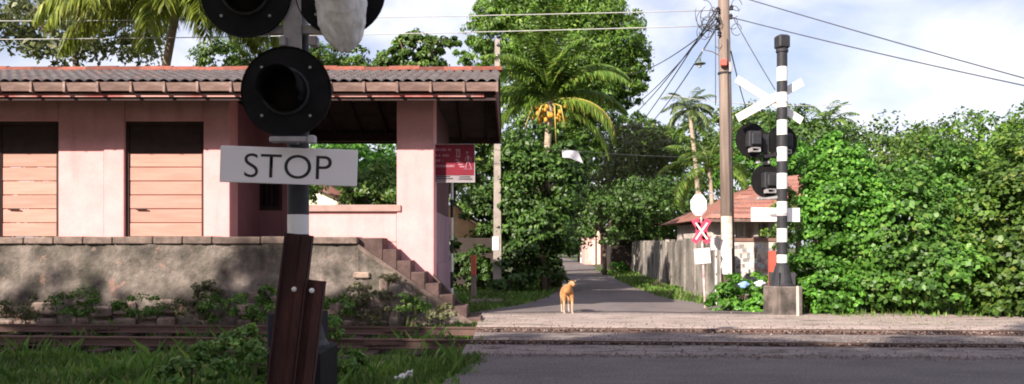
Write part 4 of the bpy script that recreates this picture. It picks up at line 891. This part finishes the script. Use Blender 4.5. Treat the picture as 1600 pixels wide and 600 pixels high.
# small pink gatehouse down the lane, plus dark shed beside it
d = 60.0
gh = thing('gatehouse', (X(930,d),d,0), 'small pink gatehouse with two pale pillars far down the lane', 'building')
mb = MB(); mb.bbox(X(914,d),X(952,d),d,d+3,-.2,Z(368,d),.03); mb.build('wall', M['hut'], gh)
mb = MB(); mb.bbox(X(912,d),X(953,d),d-.1,d+3.1,Z(368,d)+.003,Z(365,d),.02); mb.build('roof_slab', M['hut'], gh)
for px_ in (927,935): mb = MB(); mb.bbox(X(px_,d)-.14,X(px_,d)+.14,d-.4,d-.12,-.2,Z(366,d),.03); mb.lathe([(.09,0),(.13,.1),(.09,.22),(.001,.26)], Matrix.Translation((X(px_,d),d-.25,Z(366,d))), 10); mb.build('gate_pillar', mat('light_pink_pillar',(0.72,0.50,0.46)), gh)
mb = MB(); mb.box(X(920,d),X(925,d),d-.03,d-.005,.2,Z(378,d)); mb.build('door', mat('peach_door',(0.7,0.5,0.45)), gh)
mb = MB(); mb.bbox(X(907,66),X(911,66),66,66.3,-.2,Z(378,66),.02); tag(mb.build('gate_post', M['white'], None, off=(X(909,66),66,0)), 'bright white post at the far end of the lane', 'post')
d = 44.0; sh = thing('garden_shed', (X(970,d),d,0), 'dark open shed behind the panel wall', 'shed')
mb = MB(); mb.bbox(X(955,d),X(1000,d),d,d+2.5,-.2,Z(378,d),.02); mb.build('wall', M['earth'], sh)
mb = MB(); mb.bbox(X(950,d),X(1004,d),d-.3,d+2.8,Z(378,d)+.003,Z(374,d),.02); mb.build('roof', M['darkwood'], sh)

# ------------------------------------------------------------------ houses
def rooftiles(par, a, b, c, dd, rows, m_, name='roof_tile_course', up=.018):
    # quad a(bottom left) b(bottom right) c(top right) d(top left): ribbed courses
    a, b, c, dd = map(Vector, (a,b,c,dd)); N = 40; nrm = (b-a).cross(dd-a).normalized()
    for r_ in range(rows):
        f0, f1 = r_/rows, (r_+1.12)/rows; f1 = min(f1, 1); vs = []
        for e, f in ((0,f0),(1,f1)):
            l_, r__ = a.lerp(dd,f), b.lerp(c,f)
            for i in range(N+1): vs.append(l_.lerp(r__, i/N)+nrm*(up*(.5+.5*math.cos(i*math.pi))+(.02 if e == 0 else 0)))
        mb = MB(); mb.add(vs, [(i,i+1,N+2+i,N+1+i) for i in range(N)]); mb.build(name, m_, par)
d = 24.0; rh = thing('house', (X(1170,d),d,0), 'old house with low red tiled roof behind the poster wall', 'house')
xa, xb_, ze = X(1100,d-.6), X(1262,d-.6), Z(342,d-.6)
wl_ = MB(); wl_.bbox(X(1112,d),X(1150,d),d,d+5,-.2,ze-.06,.02); wl_.bbox(X(1178,d),X(1186,d),d+.003,d+.3,-.2,ze-.06,.02); wl_.bbox(X(1200,d),X(1215,d),d+.003,d+5,-.2,ze-.06,.02)
wl_.bbox(X(1150,d)+.003,X(1200,d)-.003,d+.35,d+.6,-.2,ze-.06,.02,0); wl_.bbox(X(1150,d)+.003,X(1200,d)-.003,d+.01,d+.3,-.2,Z(372,d),.02); wl_.build('wall', M['housewall'], rh)
for (p0_,p1_) in ((1156,1170),(1186,1196)):
    mb = MB(); x0_,x1_,z0_,z1_ = X(p0_,d),X(p1_,d),Z(371,d),Z(347,d); mb.box(x0_,x1_,d+.32,d+.345,z0_,z1_); fw = mb.build('window', M['white'], rh); mb = MB(); mb.box(x0_+.05,x1_-.08,d+.312,d+.318,z0_+.05,z1_-.04); mb.build('pane', M['glass'] if p0_ > 1180 else M['housewall'], fw)
ridge0, ridge1 = P(1196,280,d+3.0), P(1262,272,d+3.0)
roofb = MB(); roofb.add([(xa,d-.6,ze),(xb_,d-.6,ze),ridge1,ridge0,(xa,d+6.6,ze),(xb_,d+6.6,ze)],[(0,1,2,3),(3,2,5,4),(4,0,3),(1,5,2),(0,4,5,1)]); rf = roofb.build('roof', M['redroof'], rh)
rooftiles(rf, (xa,d-.65,ze), (xb_,d-.65,ze), ridge1, ridge0, 9, M['redroof'])
mb = MB(); mb.box(xa,xb_,d-.72,d-.66,ze-.09,ze+.0); mb.build('gutter', M['gutter'], rh)
mb = MB(); mb.tube([P(1122,312,d-.8),P(1114,302,d-.8),P(1108,300,d-.8)],.025,6); mb.build('vent_pipe', M['grey'], rh)
# cream house behind station seen through the shelter
d = 31; ch = thing('house', (X(515,d),d,0), 'cream house with sloping red roof glimpsed through the open shelter', 'house')
zz0 = Z(300,d); mb = MB(); mb.prism([(X(440,d),-.2),(X(560,d),-.2),(X(560,d),Z(322,d)),(X(490,d),Z(289,d)),(X(440,d),Z(300,d))], Matrix(((1,0,0,0),(0,0,1,d),(0,1,0,0),(0,0,0,1))), 4); mb.build('wall', mat('pale_cream',(0.8,0.75,0.6)), ch)  # plain pale cream base colour for the gable wall
mb = MB(); mb.add([(X(478,d),d-.4,Z(283,d)),(X(566,d),d-.4,Z(324,d)),(X(640,d),d+3.5,Z(318,d)),(X(560,d),d+3.5,Z(268,d)),(X(478,d),d-.4,Z(286,d)),(X(566,d),d-.4,Z(327,d))],[(0,1,2,3),(4,5,1,0)]); mb.build('roof', M['redroof'], ch)
d = 29; th = thing('house', (X(725,d),d,0), 'tan gabled hut in the shade beyond the station corner', 'house')
mb = MB(); mb.prism([(X(690,d),-.2),(X(752,d),-.2),(X(752,d),Z(352,d)),(X(712,d),Z(322,d)),(X(690,d),Z(325,d))], Matrix(((1,0,0,0),(0,0,1,d),(0,1,0,0),(0,0,0,1))), 4); mb.build('wall', M['tan'], th)
mb = MB(); mb.add([(X(706,d),d-.5,Z(314,d)),(X(757,d),d-.5,Z(352,d)),(X(757,d),d+4.2,Z(352,d)),(X(706,d),d+4.2,Z(314,d)),(X(706,d),d-.5,Z(318,d)),(X(757,d),d-.5,Z(356,d)),(X(757,d),d+4.2,Z(356,d)),(X(706,d),d+4.2,Z(318,d))],[(0,1,2,3),(7,6,5,4),(4,5,1,0),(1,5,6,2)]); mb.build('roof', M['soffit'], th)

# ------------------------------------------------------------------ dog
def skinmesh(nodes, edges, name, m_, parent, sub=2):
    me = bpy.data.meshes.new('s'); me.from_pydata([n_[0] for n_ in nodes], edges, []); o = bpy.data.objects.new('s', me); COL.objects.link(o)
    md = o.modifiers.new('s', 'SKIN'); md.use_smooth_shade = True
    for i, n_ in enumerate(nodes): sv = me.skin_vertices[0].data[i]; sv.radius = n_[1] if isinstance(n_[1], tuple) else (n_[1], n_[1]); sv.use_root = (i == 0)
    o.modifiers.new('u', 'SUBSURF').levels = sub; o.modifiers['u'].render_levels = sub
    bpy.context.view_layer.update()
    em = bpy.data.meshes.new_from_object(o.evaluated_get(bpy.context.evaluated_depsgraph_get())); bpy.data.objects.remove(o)
    em.materials.clear(); em.materials.append(m_); em.polygons.foreach_set('use_smooth', [True]*len(em.polygons))
    ob = bpy.data.objects.new(name, em); COL.objects.link(ob); ob.parent = parent; return ob
def dogmat():
    m = bpy.data.materials.new('tan_fur'); m.use_nodes = True; n, l = m.node_tree.nodes, m.node_tree.links; b = n['Principled BSDF']; b.inputs['Roughness'].default_value = .85
    t = n.new('ShaderNodeTexCoord'); sx = n.new('ShaderNodeSeparateXYZ'); l.new(t.outputs['Object'], sx.inputs[0])
    nz_ = n.new('ShaderNodeTexNoise'); nz_.inputs['Scale'].default_value = 14; l.new(t.outputs['Object'], nz_.inputs['Vector'])
    ad = n.new('ShaderNodeMath'); ad.operation = 'MULTIPLY_ADD'; l.new(nz_.outputs['Fac'], ad.inputs[0]); ad.inputs[1].default_value = .18; l.new(sx.outputs['Z'], ad.inputs[2])
    r = n.new('ShaderNodeValToRGB'); r.color_ramp.elements[0].position = .13; r.color_ramp.elements[0].color = (.50,.40,.33,1); r.color_ramp.elements[1].position = .36; r.color_ramp.elements[1].color = (.46,.235,.10,1)
    k = r.color_ramp.elements.new(.62); k.color = (.42,.195,.075,1); k = r.color_ramp.elements.new(.72); k.color = (.42,.25,.14,1)
    l.new(ad.outputs[0], r.inputs[0])
    f = n.new('ShaderNodeTexNoise'); f.inputs['Scale'].default_value = 55; f.inputs['Detail'].default_value = 4; l.new(t.outputs['Object'], f.inputs['Vector'])
    fm = n.new('ShaderNodeMapRange'); fm.inputs['From Min'].default_value = .35; fm.inputs['From Max'].default_value = .65; fm.inputs['To Min'].default_value = .65; fm.inputs['To Max'].default_value = 1.25; l.new(f.outputs['Fac'], fm.inputs[0])
    x = n.new('ShaderNodeVectorMath'); x.operation = 'SCALE'; l.new(r.outputs[0], x.inputs[0]); l.new(fm.outputs[0], x.inputs['Scale']); l.new(x.outputs[0], b.inputs['Base Color'])
    bp = n.new('ShaderNodeBump'); bp.inputs['Strength'].default_value = .6; bp.inputs['Distance'].default_value = .01; l.new(f.outputs['Fac'], bp.inputs['Height']); l.new(bp.outputs[0], b.inputs['Normal']); return m
DM = dogmat()
dg = thing('dog', (X(887,16.05), 16.05, 0.004), 'thin tan street dog standing on the sunlit crossing facing the camera', 'dog'); dg.rotation_euler = (0,0,R(4)); dg.scale = (1.0,.85,1.06)
N_ = [((0,.42,.47),(.075,.085)), ((0,.28,.475),(.075,.09)), ((0,.10,.465),(.085,.115)), ((0,-.06,.46),(.085,.125)), ((.0,-.17,.49),(.065,.085)), ((.025,-.25,.565),(.062,.065)), ((.055,-.32,.61),(.070,.062)), ((.068,-.39,.585),(.042,.040)), ((.078,-.455,.56),(.028,.026)),
      ((0,.50,.46),.035), ((.0,.58,.40),.018), ((-.01,.64,.30),.014), ((-.01,.68,.24),.009)]
E_ = [(0,1),(1,2),(2,3),(3,4),(4,5),(5,6),(6,7),(7,8),(0,9),(9,10),(10,11),(11,12)]
for s1 in (-1,1):
    b0 = len(N_); fx = .085*s1
    N_ += [((fx*.8,-.09,.40),(.045,.06)), ((fx,-.06,.28),(.032,.036)), ((fx,-.09,.16),(.022,.024)), ((fx,-.085,.05),(.017,.018)), ((fx,-.115,.018),(.024,.017))]
    E_ += [(3,b0),(b0,b0+1),(b0+1,b0+2),(b0+2,b0+3),(b0+3,b0+4)]
    b0 = len(N_); hx = .075*s1
    N_ += [((hx,.38,.38),(.05,.07)), ((hx,.33,.27),(.036,.045)), ((hx,.45,.17),(.020,.022)), ((hx,.43,.05),(.016,.017)), ((hx,.40,.018),(.022,.016))]
    E_ += [(0,b0),(b0,b0+1),(b0+1,b0+2),(b0+2,b0+3),(b0+3,b0+4)]
body = skinmesh(N_, E_, 'body', DM, dg)
hd = Vector((.055,-.335,.615))
for s1 in (-1,1):
    mb = MB(); b_ = hd+Vector((.042*s1,.02,.03)); tp = b_+Vector((.052*s1,-.012,.022))
    mb.add([b_+Vector((-.022,-.008,0)), b_+Vector((.024,-.008,-.008)), b_+Vector((0,.022,0)), tp], [(0,1,3),(1,2,3),(2,0,3),(2,1,0)]); mb.build('ear', DM, dg, off=(0,0,0))
    mb = MB(); mb.lathe([(.001,-.008),(.007,-.003),(.007,.003),(.001,.008)], Matrix.Translation(hd+Vector((.012+.028*s1,-.052,.005))), 8); mb.build('eye', M['letter'], dg, True, off=(0,0,0))
mb = MB(); mb.lathe([(.001,-.012),(.013,-.004),(.013,.006),(.001,.012)], Matrix.Translation((.082,-.482,.57)), 10); mb.build('nose', M['letter'], dg, True, off=(0,0,0))
mb = MB(); mb.tube([(.066,-.47,.548),(.072,-.43,.543),(.055,-.39,.547)], .005, 5); mb.build('mouth', M['letter'], dg, off=(0,0,0))
for s1 in (-1,1):
  for hy in (-.13,.385):
    mb = MB()
    for q in (-1,0,1): mb.lathe([(.001,-.012),(.009,-.006),(.009,.005),(.001,.011)], Matrix.Translation(((.085 if hy < 0 else .075)*s1+q*.013,hy-.012,.012)), 6)
    mb.build('toes', DM, dg, True, off=(0,0,0))

# ------------------------------------------------------------------ litter
lc = P(630,577,8.3); lc.z = -.06
mb = MB(); rr = random.Random(2); vs = []
for i in range(9):
    for j in range(6): u, v_ = i/8, j/5; vs.append((lc.x-.09+u*.19, lc.y+(v_-.5)*.10*(1-.5*u), lc.z+.02+.08*u+.025*math.sin(u*9+v_*6)+.02*math.sin(v_*11)+rr.uniform(-.006,.006)))
mb.add(vs, [(i*6+j,(i+1)*6+j,(i+1)*6+j+1,i*6+j+1) for i in range(8) for j in range(5)])
tag(mb.build('plastic_scrap', M['litter'], None, off=tuple(lc)), 'crumpled scrap of white plastic lying in the foreground grass', 'litter')
for (px_, py_, d_, c_, lab) in ((1161,449,17.4,(0.25,0.42,0.75),'crumpled blue plastic bag caught in the weeds by the poster wall'),(1186,447,17.3,(0.65,0.72,0.85),'pale blue plastic bag caught in weeds nearest the far signal')):
    c = P(px_,py_-3,d_-.88)
    crumple('plastic_bag', c, 1, 20, 10, int(px_), mat('blue_plastic', c_, tuple(v*.8 for v in c_), 8, .4), lab, 'plastic bag', lambda t: (float(.02+.085*math.sin(math.pi*min(t*.9+.05,1))*(1+.3*math.sin(t*14))), .05, -.05+.13*t, 0.04*t))

# ------------------------------------------------------------------ trees and plants
def bl(px, py, d, rx, rz, ry=None): return (tuple(P(px,py,d)), (rx, ry or rx, rz))
tree('mango_tree', (X(838,42),42,0), [bl(880,95,42,4.1,3.4,4), bl(930,40,42,2.2,1.5), bl(880,15,42,3.0,1.2), bl(800,30,42,2.2,1.3),  bl(790,55,42,2.3,1.7), bl(755,90,42,1.5,1.0), bl(920,130,42,3.0,2.6), bl(968,85,41,1.7,2.2), bl(990,110,41,1.05,1.6), bl(845,20,42,2.5,1.4), bl(900,215,42,1.9,2.0), bl(985,150,42,.9,.9), bl(850,190,42,2.8,2.2), bl(1000,95,42,.6,.8)], 80000, .24, L['mango'], 'huge dense mango tree rising highest behind the lane', tr=.45, aspect=.36, clump=.20, seed=1, nb=14, droop=.7)
tree('breadfruit_tree', (X(650,27),27,0), [bl(650,80,27,.85,.55), bl(605,95,27,.6,.35), bl(690,70,27,.6,.35), bl(640,60,27,.35,.35), bl(590,112,27,.6,.3), bl(665,105,27,.9,.4)], 5600, .16, L['mid'], 'small dark large leaved tree above the station ridge', tr=.12, aspect=.62, clump=.3, seed=2, nb=10)
tree('shade_tree', (X(420,27),27,0), [bl(415,88,27,1.6,.9), bl(350,100,27,1.0,.8), bl(480,100,27,1.2,.6), bl(530,98,28,1.2,.6), bl(560,118,27,1.0,.5)], 14000, .15, L['mid'], 'bright leafy tree peeping over roof behind the near signal', tr=.14, seed=3, nb=8)
# left palm with hanging fronds
palm((X(215,23),23,0), P(278,4,22), 4.3, 26, 'coconut palm whose yellow green fronds hang over the station roof at far left', L['leftpalm'], 3, 100, 1.15, .16, oldn=0, w=.06, hang=.8,
     azs=[(R(a_), R(u_), R(dr_), l_) for a_, u_, dr_, l_ in ((-5,35,115,.95),(5,15,100,.85),(-15,25,105,1.0),(-25,10,85,.9),(-30,35,115,1.1),(-38,20,100,1.0),(-45,5,75,.85),(-50,30,110,1.05),(-58,15,90,.95),(-65,35,115,1.1),(-72,20,95,.9),(-80,5,75,.8),(-88,30,110,1.0),(-105,20,95,.9),(-120,30,105,1.0),(-140,15,90,.9),(-160,30,110,1.0),(180,15,95,.95),(160,35,110,1.0),(130,30,100,1.0),(100,40,100,1.0),(70,30,100,1.0),(40,35,105,1.0),(20,40,120,1.05),(0,60,125,1.1),(-60,65,130,1.1))])
# main coconut palm
palm((X(862,25),25,0), P(860,158,25), 3.0, 22, 'young coconut palm with orange nuts in front of the mango tree', L['palm'], 1, 100, .70, .15, nuts=True, oldn=1, w=.05, hang=.45,
     azs=[(R(a_), R(u_), R(dr_), l_) for a_, u_, dr_, l_ in ((-10,62,120,1.05),(-95,85,40,1.0),(-170,68,95,1.0),(160,38,95,.95),(195,20,70,.9),(15,30,90,1.0),(100,80,50,1.15),(-60,74,90,.95),(-130,78,80,1.05),(60,60,90,1.0),(-30,45,100,1.05),(-150,50,100,.95),(90,50,90,1),(120,40,90,1),(-25,5,100,1.0),(200,5,95,.85),(-5,-15,75,.95),(-75,88,25,1.1),(-115,82,45,1.05),(-45,66,85,1.0),(-140,60,90,1.0),(-22,8,105,1.0))])
palm((X(1095,38),38,0), P(1077,172,38), 1.55, 20, 'slender distant palm with pale trunk above the oval sign plate', L['farpalm'], 2, 34, .45, .14, w=.05, oldn=0)
palm((X(1085,42),42,0), P(1083,198,42), 1.4, 14, 'thin palm just behind the slender pale trunked palm', L['palm'], 4, 26, .45, .08, w=.05, oldn=0)
palm((X(1292,40),40,0), P(1292,196,40), 2.0, 18, 'palm crown rising over the vines at the right', L['palm'], 6, 30, .55, .14, w=.06, oldn=0)
palm((X(1105,28),28,0), P(1108,262,28), 2.3, 15, 'low feathery palm between the sign plate and timber pole', L['palm'], 8, 44, .5, .10, w=.04, oldn=0)
# fill behind and around
G = 'leafy trees filling the background behind the lane'
T_ = [
 ('leafy_tree', 950,275,50,3.6,3.3,12000,.26,'olive','dull olive tree overhanging the lane centre', ((1000,250,50,2.6,2.2),(920,330,46,2.2,1.6))),
 ('leafy_tree', 1030,240,55,2.8,2.0,9000,.28,'mid','tree of middling green left of the slender palm', ((990,200,56,1.5,1.2),)),
 ('leafy_tree', 1050,330,40,2.6,1.6,9000,.22,'dark','dark low tree overhanging the panel wall', ((1000,345,42,2.0,1.2),)),
 ('leafy_tree', 1160,215,46,3.2,1.7,8000,.26,'mid','round tree behind the far signal lights', ((1200,200,48,2.0,1.5),(1120,240,46,1.6,1.4))),
 ('leafy_tree', 1180,262,34,2.2,1.4,8000,.20,'bright','bright green tree above the red roofed house', ((1215,255,34,1.4,1.2),)),
 ('leafy_tree', 1245,225,38,2.0,1.6,7000,.22,'dark','dark tree right of the far signal above the vines', ((1280,240,36,2.0,1.5),)),
 ('leafy_tree', 1350,260,42,3.4,2.2,9000,.26,'mid','wide tree at right beyond the vines under open sky', ((1440,255,44,3.0,2.0),(1400,270,40,3,2))),
 ('leafy_tree', 1560,250,40,3.2,2.4,9000,.26,'mango','dense tree at the extreme right edge', ((1620,240,40,3,2.4),(1540,290,38,2.6,2))),
 ('leafy_tree', 945,345,38,1.7,1.5,7000,.2,'dark','dark spreading tree arching over the lane', ((1000,320,37,1.8,1.2),(900,310,39,1.5,1.3))),
 ('leafy_tree', 1000,390,75,4.0,3.4,6000,.35,'dark','far dark tree closing the end of the lane at right', ((1060,370,75,3.5,3),)),
 ('leafy_tree', 890,345,95,5.0,3.6,8000,.4,'mid','farthest hazy tree at the end of the lane', ((850,330,95,5,4),(880,375,96,3.5,2.4),(905,372,97,3,2.4))),
 ('leafy_tree', 700,250,30,1.7,1.4,7000,.2,'mid','leafy tree behind the red notice board', ((745,260,29,1.3,1.5),(720,215,31,1.6,.8))),
 ('leafy_tree', 560,265,34,2.6,1.6,9000,.22,'bright','bright tree seen through the open shelter', ((610,290,33,1.4,1.2),(500,240,35,1.5,1.2))),
 ('leafy_tree', 830,250,28,1.25,1.2,9000,.2,'dark','dark broad leaved tree right under the coconut palm', ((870,275,28,1.2,1.1),(800,300,27.5,.9,1.2),(845,345,27,1.3,.9))),
 ('leafy_tree', 120,45,30,3.0,1.6,6500,.24,'olive','yellowish tree behind the station roof at extreme left', ((40,20,30,2.4,1.6),(190,30,30,2.0,1.3))),
]
for i, (nm, px_, py_, d_, rw, rh_, n_, sz, lf, lab, ex) in enumerate(T_):
    bush(nm, px_, py_, d_, rw, rh_, n_, sz, L[lf], lab, seed=20+i, group=G, cat='tree', extra=ex, aspect=.5, clump=.25)
B_ = [
 ('bush', 822,395,24,1.05,.95,7000,.15,'dark','dark rounded bush left of the lane beyond the concrete pole', ((850,430,24.5,.7,.6),(800,440,23.5,.7,.5),(835,350,25,.7,.5))),
 ('bush', 862,330,26,.9,1.0,6000,.16,'dark','tall dark bush crowding the left edge of the lane', ((880,300,28,.7,.8),(850,400,25.5,.6,.8),(862,445,26,.45,.5))),
 ('bush', 850,285,23.8,1.15,1.45,15000,.16,'lane','big leafy bush filling the space under the coconut palm', ((885,255,23.8,.7,.75),(810,260,23.6,.6,.9),(845,360,23.8,1.1,1.1),(800,330,23.8,.5,1.0))),
 ('bush', 735,412,24.9,.75,.6,4500,.14,'dark','dark shrubs in front of the earthen wall behind the marker post', ((765,430,24.8,.5,.4),(705,400,24.9,.5,.6),(720,440,24.6,.5,.3))),
 ('bush', 770,340,27,1.1,1.0,4500,.17,'dark','shaded bush behind the slim concrete pole', ()),
 ('bush', 965,425,40,.7,.5,1200,.16,'bright','small bright weed clump against the panel wall foot', ()),
 ('bush', 905,385,70,1.8,1.0,2500,.25,'dark','dark hedge beside the pink gatehouse', ()),
 ('bush', 1022,452,25,.45,.22,1300,.08,'weed','low yellow green weeds at the lane edge under wall', ((1052,456,24,.4,.16),)),
 ('bush', 1165,465,16.9,.55,.42,4200,.12,'bright','leafy creeper mound between the sign pole and far signal', ((1130,478,16.9,.35,.25),(1185,450,17,.35,.35),(1150,450,17.2,.4,.35),(1180,480,16.8,.35,.25))),
 ('vine_thicket', 1290,330,16.8,.62,1.15,26000,.10,'bright','tall wall of glossy vines right of the far signal', ((1270,430,16.6,.55,.75),(1310,250,17,.55,.55),(1275,290,17.3,.35,.7),(1300,460,16.2,.65,.5),(1340,350,16.8,.7,1.4))),
 ('vine_thicket', 1420,375,16.5,1.1,1.3,20000,.115,'vine2','broad thicket of vines along the track at right', ((1460,430,16,1.0,.9),(1380,440,16.2,.7,.7),(1470,290,17,.9,.9))),
 ('vine_thicket', 1560,370,16,1.1,1.4,16000,.12,'mid','leafy thicket at the extreme right beside the track', ((1600,430,15.5,1.0,1),(1590,290,16.5,1.0,1.0),(1530,450,15.6,.6,.6))),
 ('bush', 1222,345,22,.5,.9,2500,.12,'mid','slim bush between the house and the far signal', ((1225,410,20,.35,.6),)),
 ('bush', 455,300,24,1.0,.6,1500,.15,'mid','low bush behind the station shelter', ()),
 ('bush', 590,300,25,1.2,.8,4000,.15,'mid','bush pressing against the back of the shelter', ()),
]
for i, (nm, px_, py_, d_, rw, rh_, n_, sz, lf, lab, ex) in enumerate(B_):
    bush(nm, px_, py_, d_, rw, rh_, n_, sz, L[lf], lab, seed=60+i, cat='bush' if nm == 'bush' else 'vines', extra=ex, aspect=.75 if nm != 'bush' else .55)
# backdrop treeline: individual distant crowns
rr = random.Random(77)
for k in range(15):
    d_ = 66+rr.uniform(-6,10); px_ = 20+k*112+rr.uniform(-20,20); top_ = 250 if px_ < 900 else 205+rr.uniform(-12,18)
    if 850 < px_ < 930: d_ = 130
    r0 = rr.uniform(4.4,5.6); c = P(px_, top_, d_); blobs = [((c.x,c.y,c.z-r0*.7),(r0,r0*.8,r0*.75)), ((c.x+rr.uniform(-2,2),c.y-1,2.6),(r0*.95,r0*.7,2.8))]
    tree('distant_tree', (c.x,c.y,0), blobs, 4200, .42, L['dark' if k%3 else 'mid'], 'one of the far trees forming the dark treeline', 'tree', 'distant trees along the horizon', tr=.3, aspect=.55, seed=200+k, nb=4)
# trees behind the camera that shade the near road and the near signal
def shade_tree(cx, cy, top, r_, k, lab):
    blobs = [((cx,cy,top-r_*.8),(r_,r_*.8,r_*.8)), ((cx+rrs.uniform(-1,1),cy-.5,top-r_*1.9),(r_,r_*.9,r_*.9))]
    tree('roadside_tree', (cx,cy,0), blobs, 9000, .55, L['dark'], lab, 'tree', 'tall trees behind the camera', tr=.4, aspect=.6, seed=300+k, nb=6, shell=(.1,1.0))
rrs = random.Random(6)
hx, hy = SD.x/SD.z, SD.y/SD.z       # horizontal shift toward the sun per metre of height
for k, gx_ in enumerate(np.arange(-13, 16, 3.6)):
    # top of the crown projects to ground (gx_, 12.4)
    top = 13.0+rrs.uniform(-.3,.3); cx = gx_+hx*top; yl = 12.9 if gx_ > 0.5 else 15.7; cy = yl+rrs.uniform(-.3,.3)+hy*top
    shade_tree(cx, cy-1.0, top, 3.3, k, 'tall dark roadside tree standing behind the camera')

# ------------------------------------------------------------------ weeds at platform foot and foreground
rr = random.Random(21)
W_ = [(300,478,13.9,.5,.25),(345,482,13.7,.4,.28),(400,480,13.8,.35,.25),(325,455,14.05,.25,.2),(415,462,14.05,.15,.2),(530,480,13.8,.35,.22),(580,478,13.9,.4,.3),(560,462,14.05,.25,.25),(645,480,13.8,.3,.22),(690,490,13.6,.3,.15),(220,480,13.8,.5,.25),(120,478,13.8,.5,.28),(40,482,13.8,.5,.25),(610,455,14.05,.2,.3)]
WL = ['weed clump at the platform foot below the salmon door next to the near signal','wide weed clump at the platform foot just right of the door above','leafy weed clump at platform foot left of the near signal post','pale dry weed rising high on the platform wall at left','small weed on the wall ledge left of the steel posts',
 'weed clump at platform foot just right of the steel posts','dusty weed clump at the platform foot under the parapet','pale dry tall weed on the wall between the steel posts and stairs','weed clump at the platform foot below the stair flank','last low weed clump at the bottom of the stairs',
 'weed clump at platform foot under the pillar between the two doors','weed clump at platform foot under the left hand door','leftmost weed clump at the platform foot','pale dry weed climbing beside the stair flank above the stone stump']
for i, (px_,py_,d_,rw,rh_) in enumerate(W_):
    bush('weed_clump', px_, py_, d_, rw, rh_, 900 if i not in (7,13) else 500, .065, L['weed'] if i % 3 and i not in (7,13) else L['dryweed'], WL[i], seed=400+i, rd=.22, group='weeds along the platform foot', cat='weeds', base=-.17, aspect=.5, clump=.35)
W2 = [(385,535,9.6,.28,.22,'creeping weed reaching up beside the steel posts'),(345,560,8.8,.3,.22,'broad leaved weed in the grass left of the steel posts'),(400,575,8.0,.22,.25,'taller weed right against the steel posts'),(300,585,7.8,.3,.15,'low weed in the bottom left grass'),(540,565,8.6,.25,.10,'low weed in the grass right of the signal block'),(515,515,11,.2,.2,'weed growing at the rail behind the signal block')]
for i, (px_,py_,d_,rw,rh_,lab) in enumerate(W2):
    bush('weed_clump', px_, py_, d_, rw, rh_, 800, .075, L['weed'], lab, seed=430+i, cat='weeds', base=-.12, aspect=.6, clump=.35)
rng = np.random.default_rng(9)
def gpts(n, x0, x1, y0, y1, keep=None):
    x = rng.uniform(x0,x1,n); y = rng.uniform(y0,y1,n)
    dens = .5+.5*np.sin(x*2.1+np.sin(y*1.7)*2)*np.sin(y*2.6+np.sin(x*1.3)*2); k = rng.uniform(0,1,n) < .35+.65*dens
    if keep is not None: k &= keep(x,y)
    x, y = x[k], y[k]; return np.stack([x,y,groundh(x,y)], 1)
xlv = lambda y: np.interp(y, [0,7.8,9,10.2,12,14,16.5],[-2.2,-.72,-.5,-.42,-.55,-.75,-.9])
scatter_grass('grass', gpts(60000,-7.5,0,5.2,10.6, lambda x,y: x < xlv(y)+.08*np.sin(y*9)+rng.uniform(-.1,.25,len(x))*.6), .12, L['grass'], 1)
scatter_grass('tall_grass', gpts(3500,-7.5,-.6,6,14.1, lambda x,y: (np.sin(x*3.3+y)+np.sin(y*2.9-x*1.7) > .3)), .30, L['weed'], 11, w=.0035, lean=.5)
scatter_grass('grass', gpts(24000,-10,-.1,10.4,14.3, lambda x,y: x < xlv(y)+rng.uniform(-.1,.55,len(x))**2*2), .09, L['grass'], 2)
scatter_grass('grass', gpts(26000,-2,2.6,16.6,34, lambda x,y: x < np.interp(y,[16.3,18.5,21,26,42],[-.85,.2,.9,1.5,2.4])+.1), .13, L['grass'], 3, w=.018)
scatter_grass('grass', gpts(30000,4,12,15.2,46, lambda x,y: x > np.interp(y,[15.2,16.3,17.6,21,26,42],[6.6,6.0,5.0,4.2,4.2,5.0])-.1), .15, L['grass'], 4, w=.02)
scatter_grass('grass', gpts(5000,-.6,8,13.3,15.6, lambda x,y: (np.sin(x*3)+np.sin(y*5+x) > 1.2) | (x > 5.0)), .05, L['grass'], 5, w=.012)
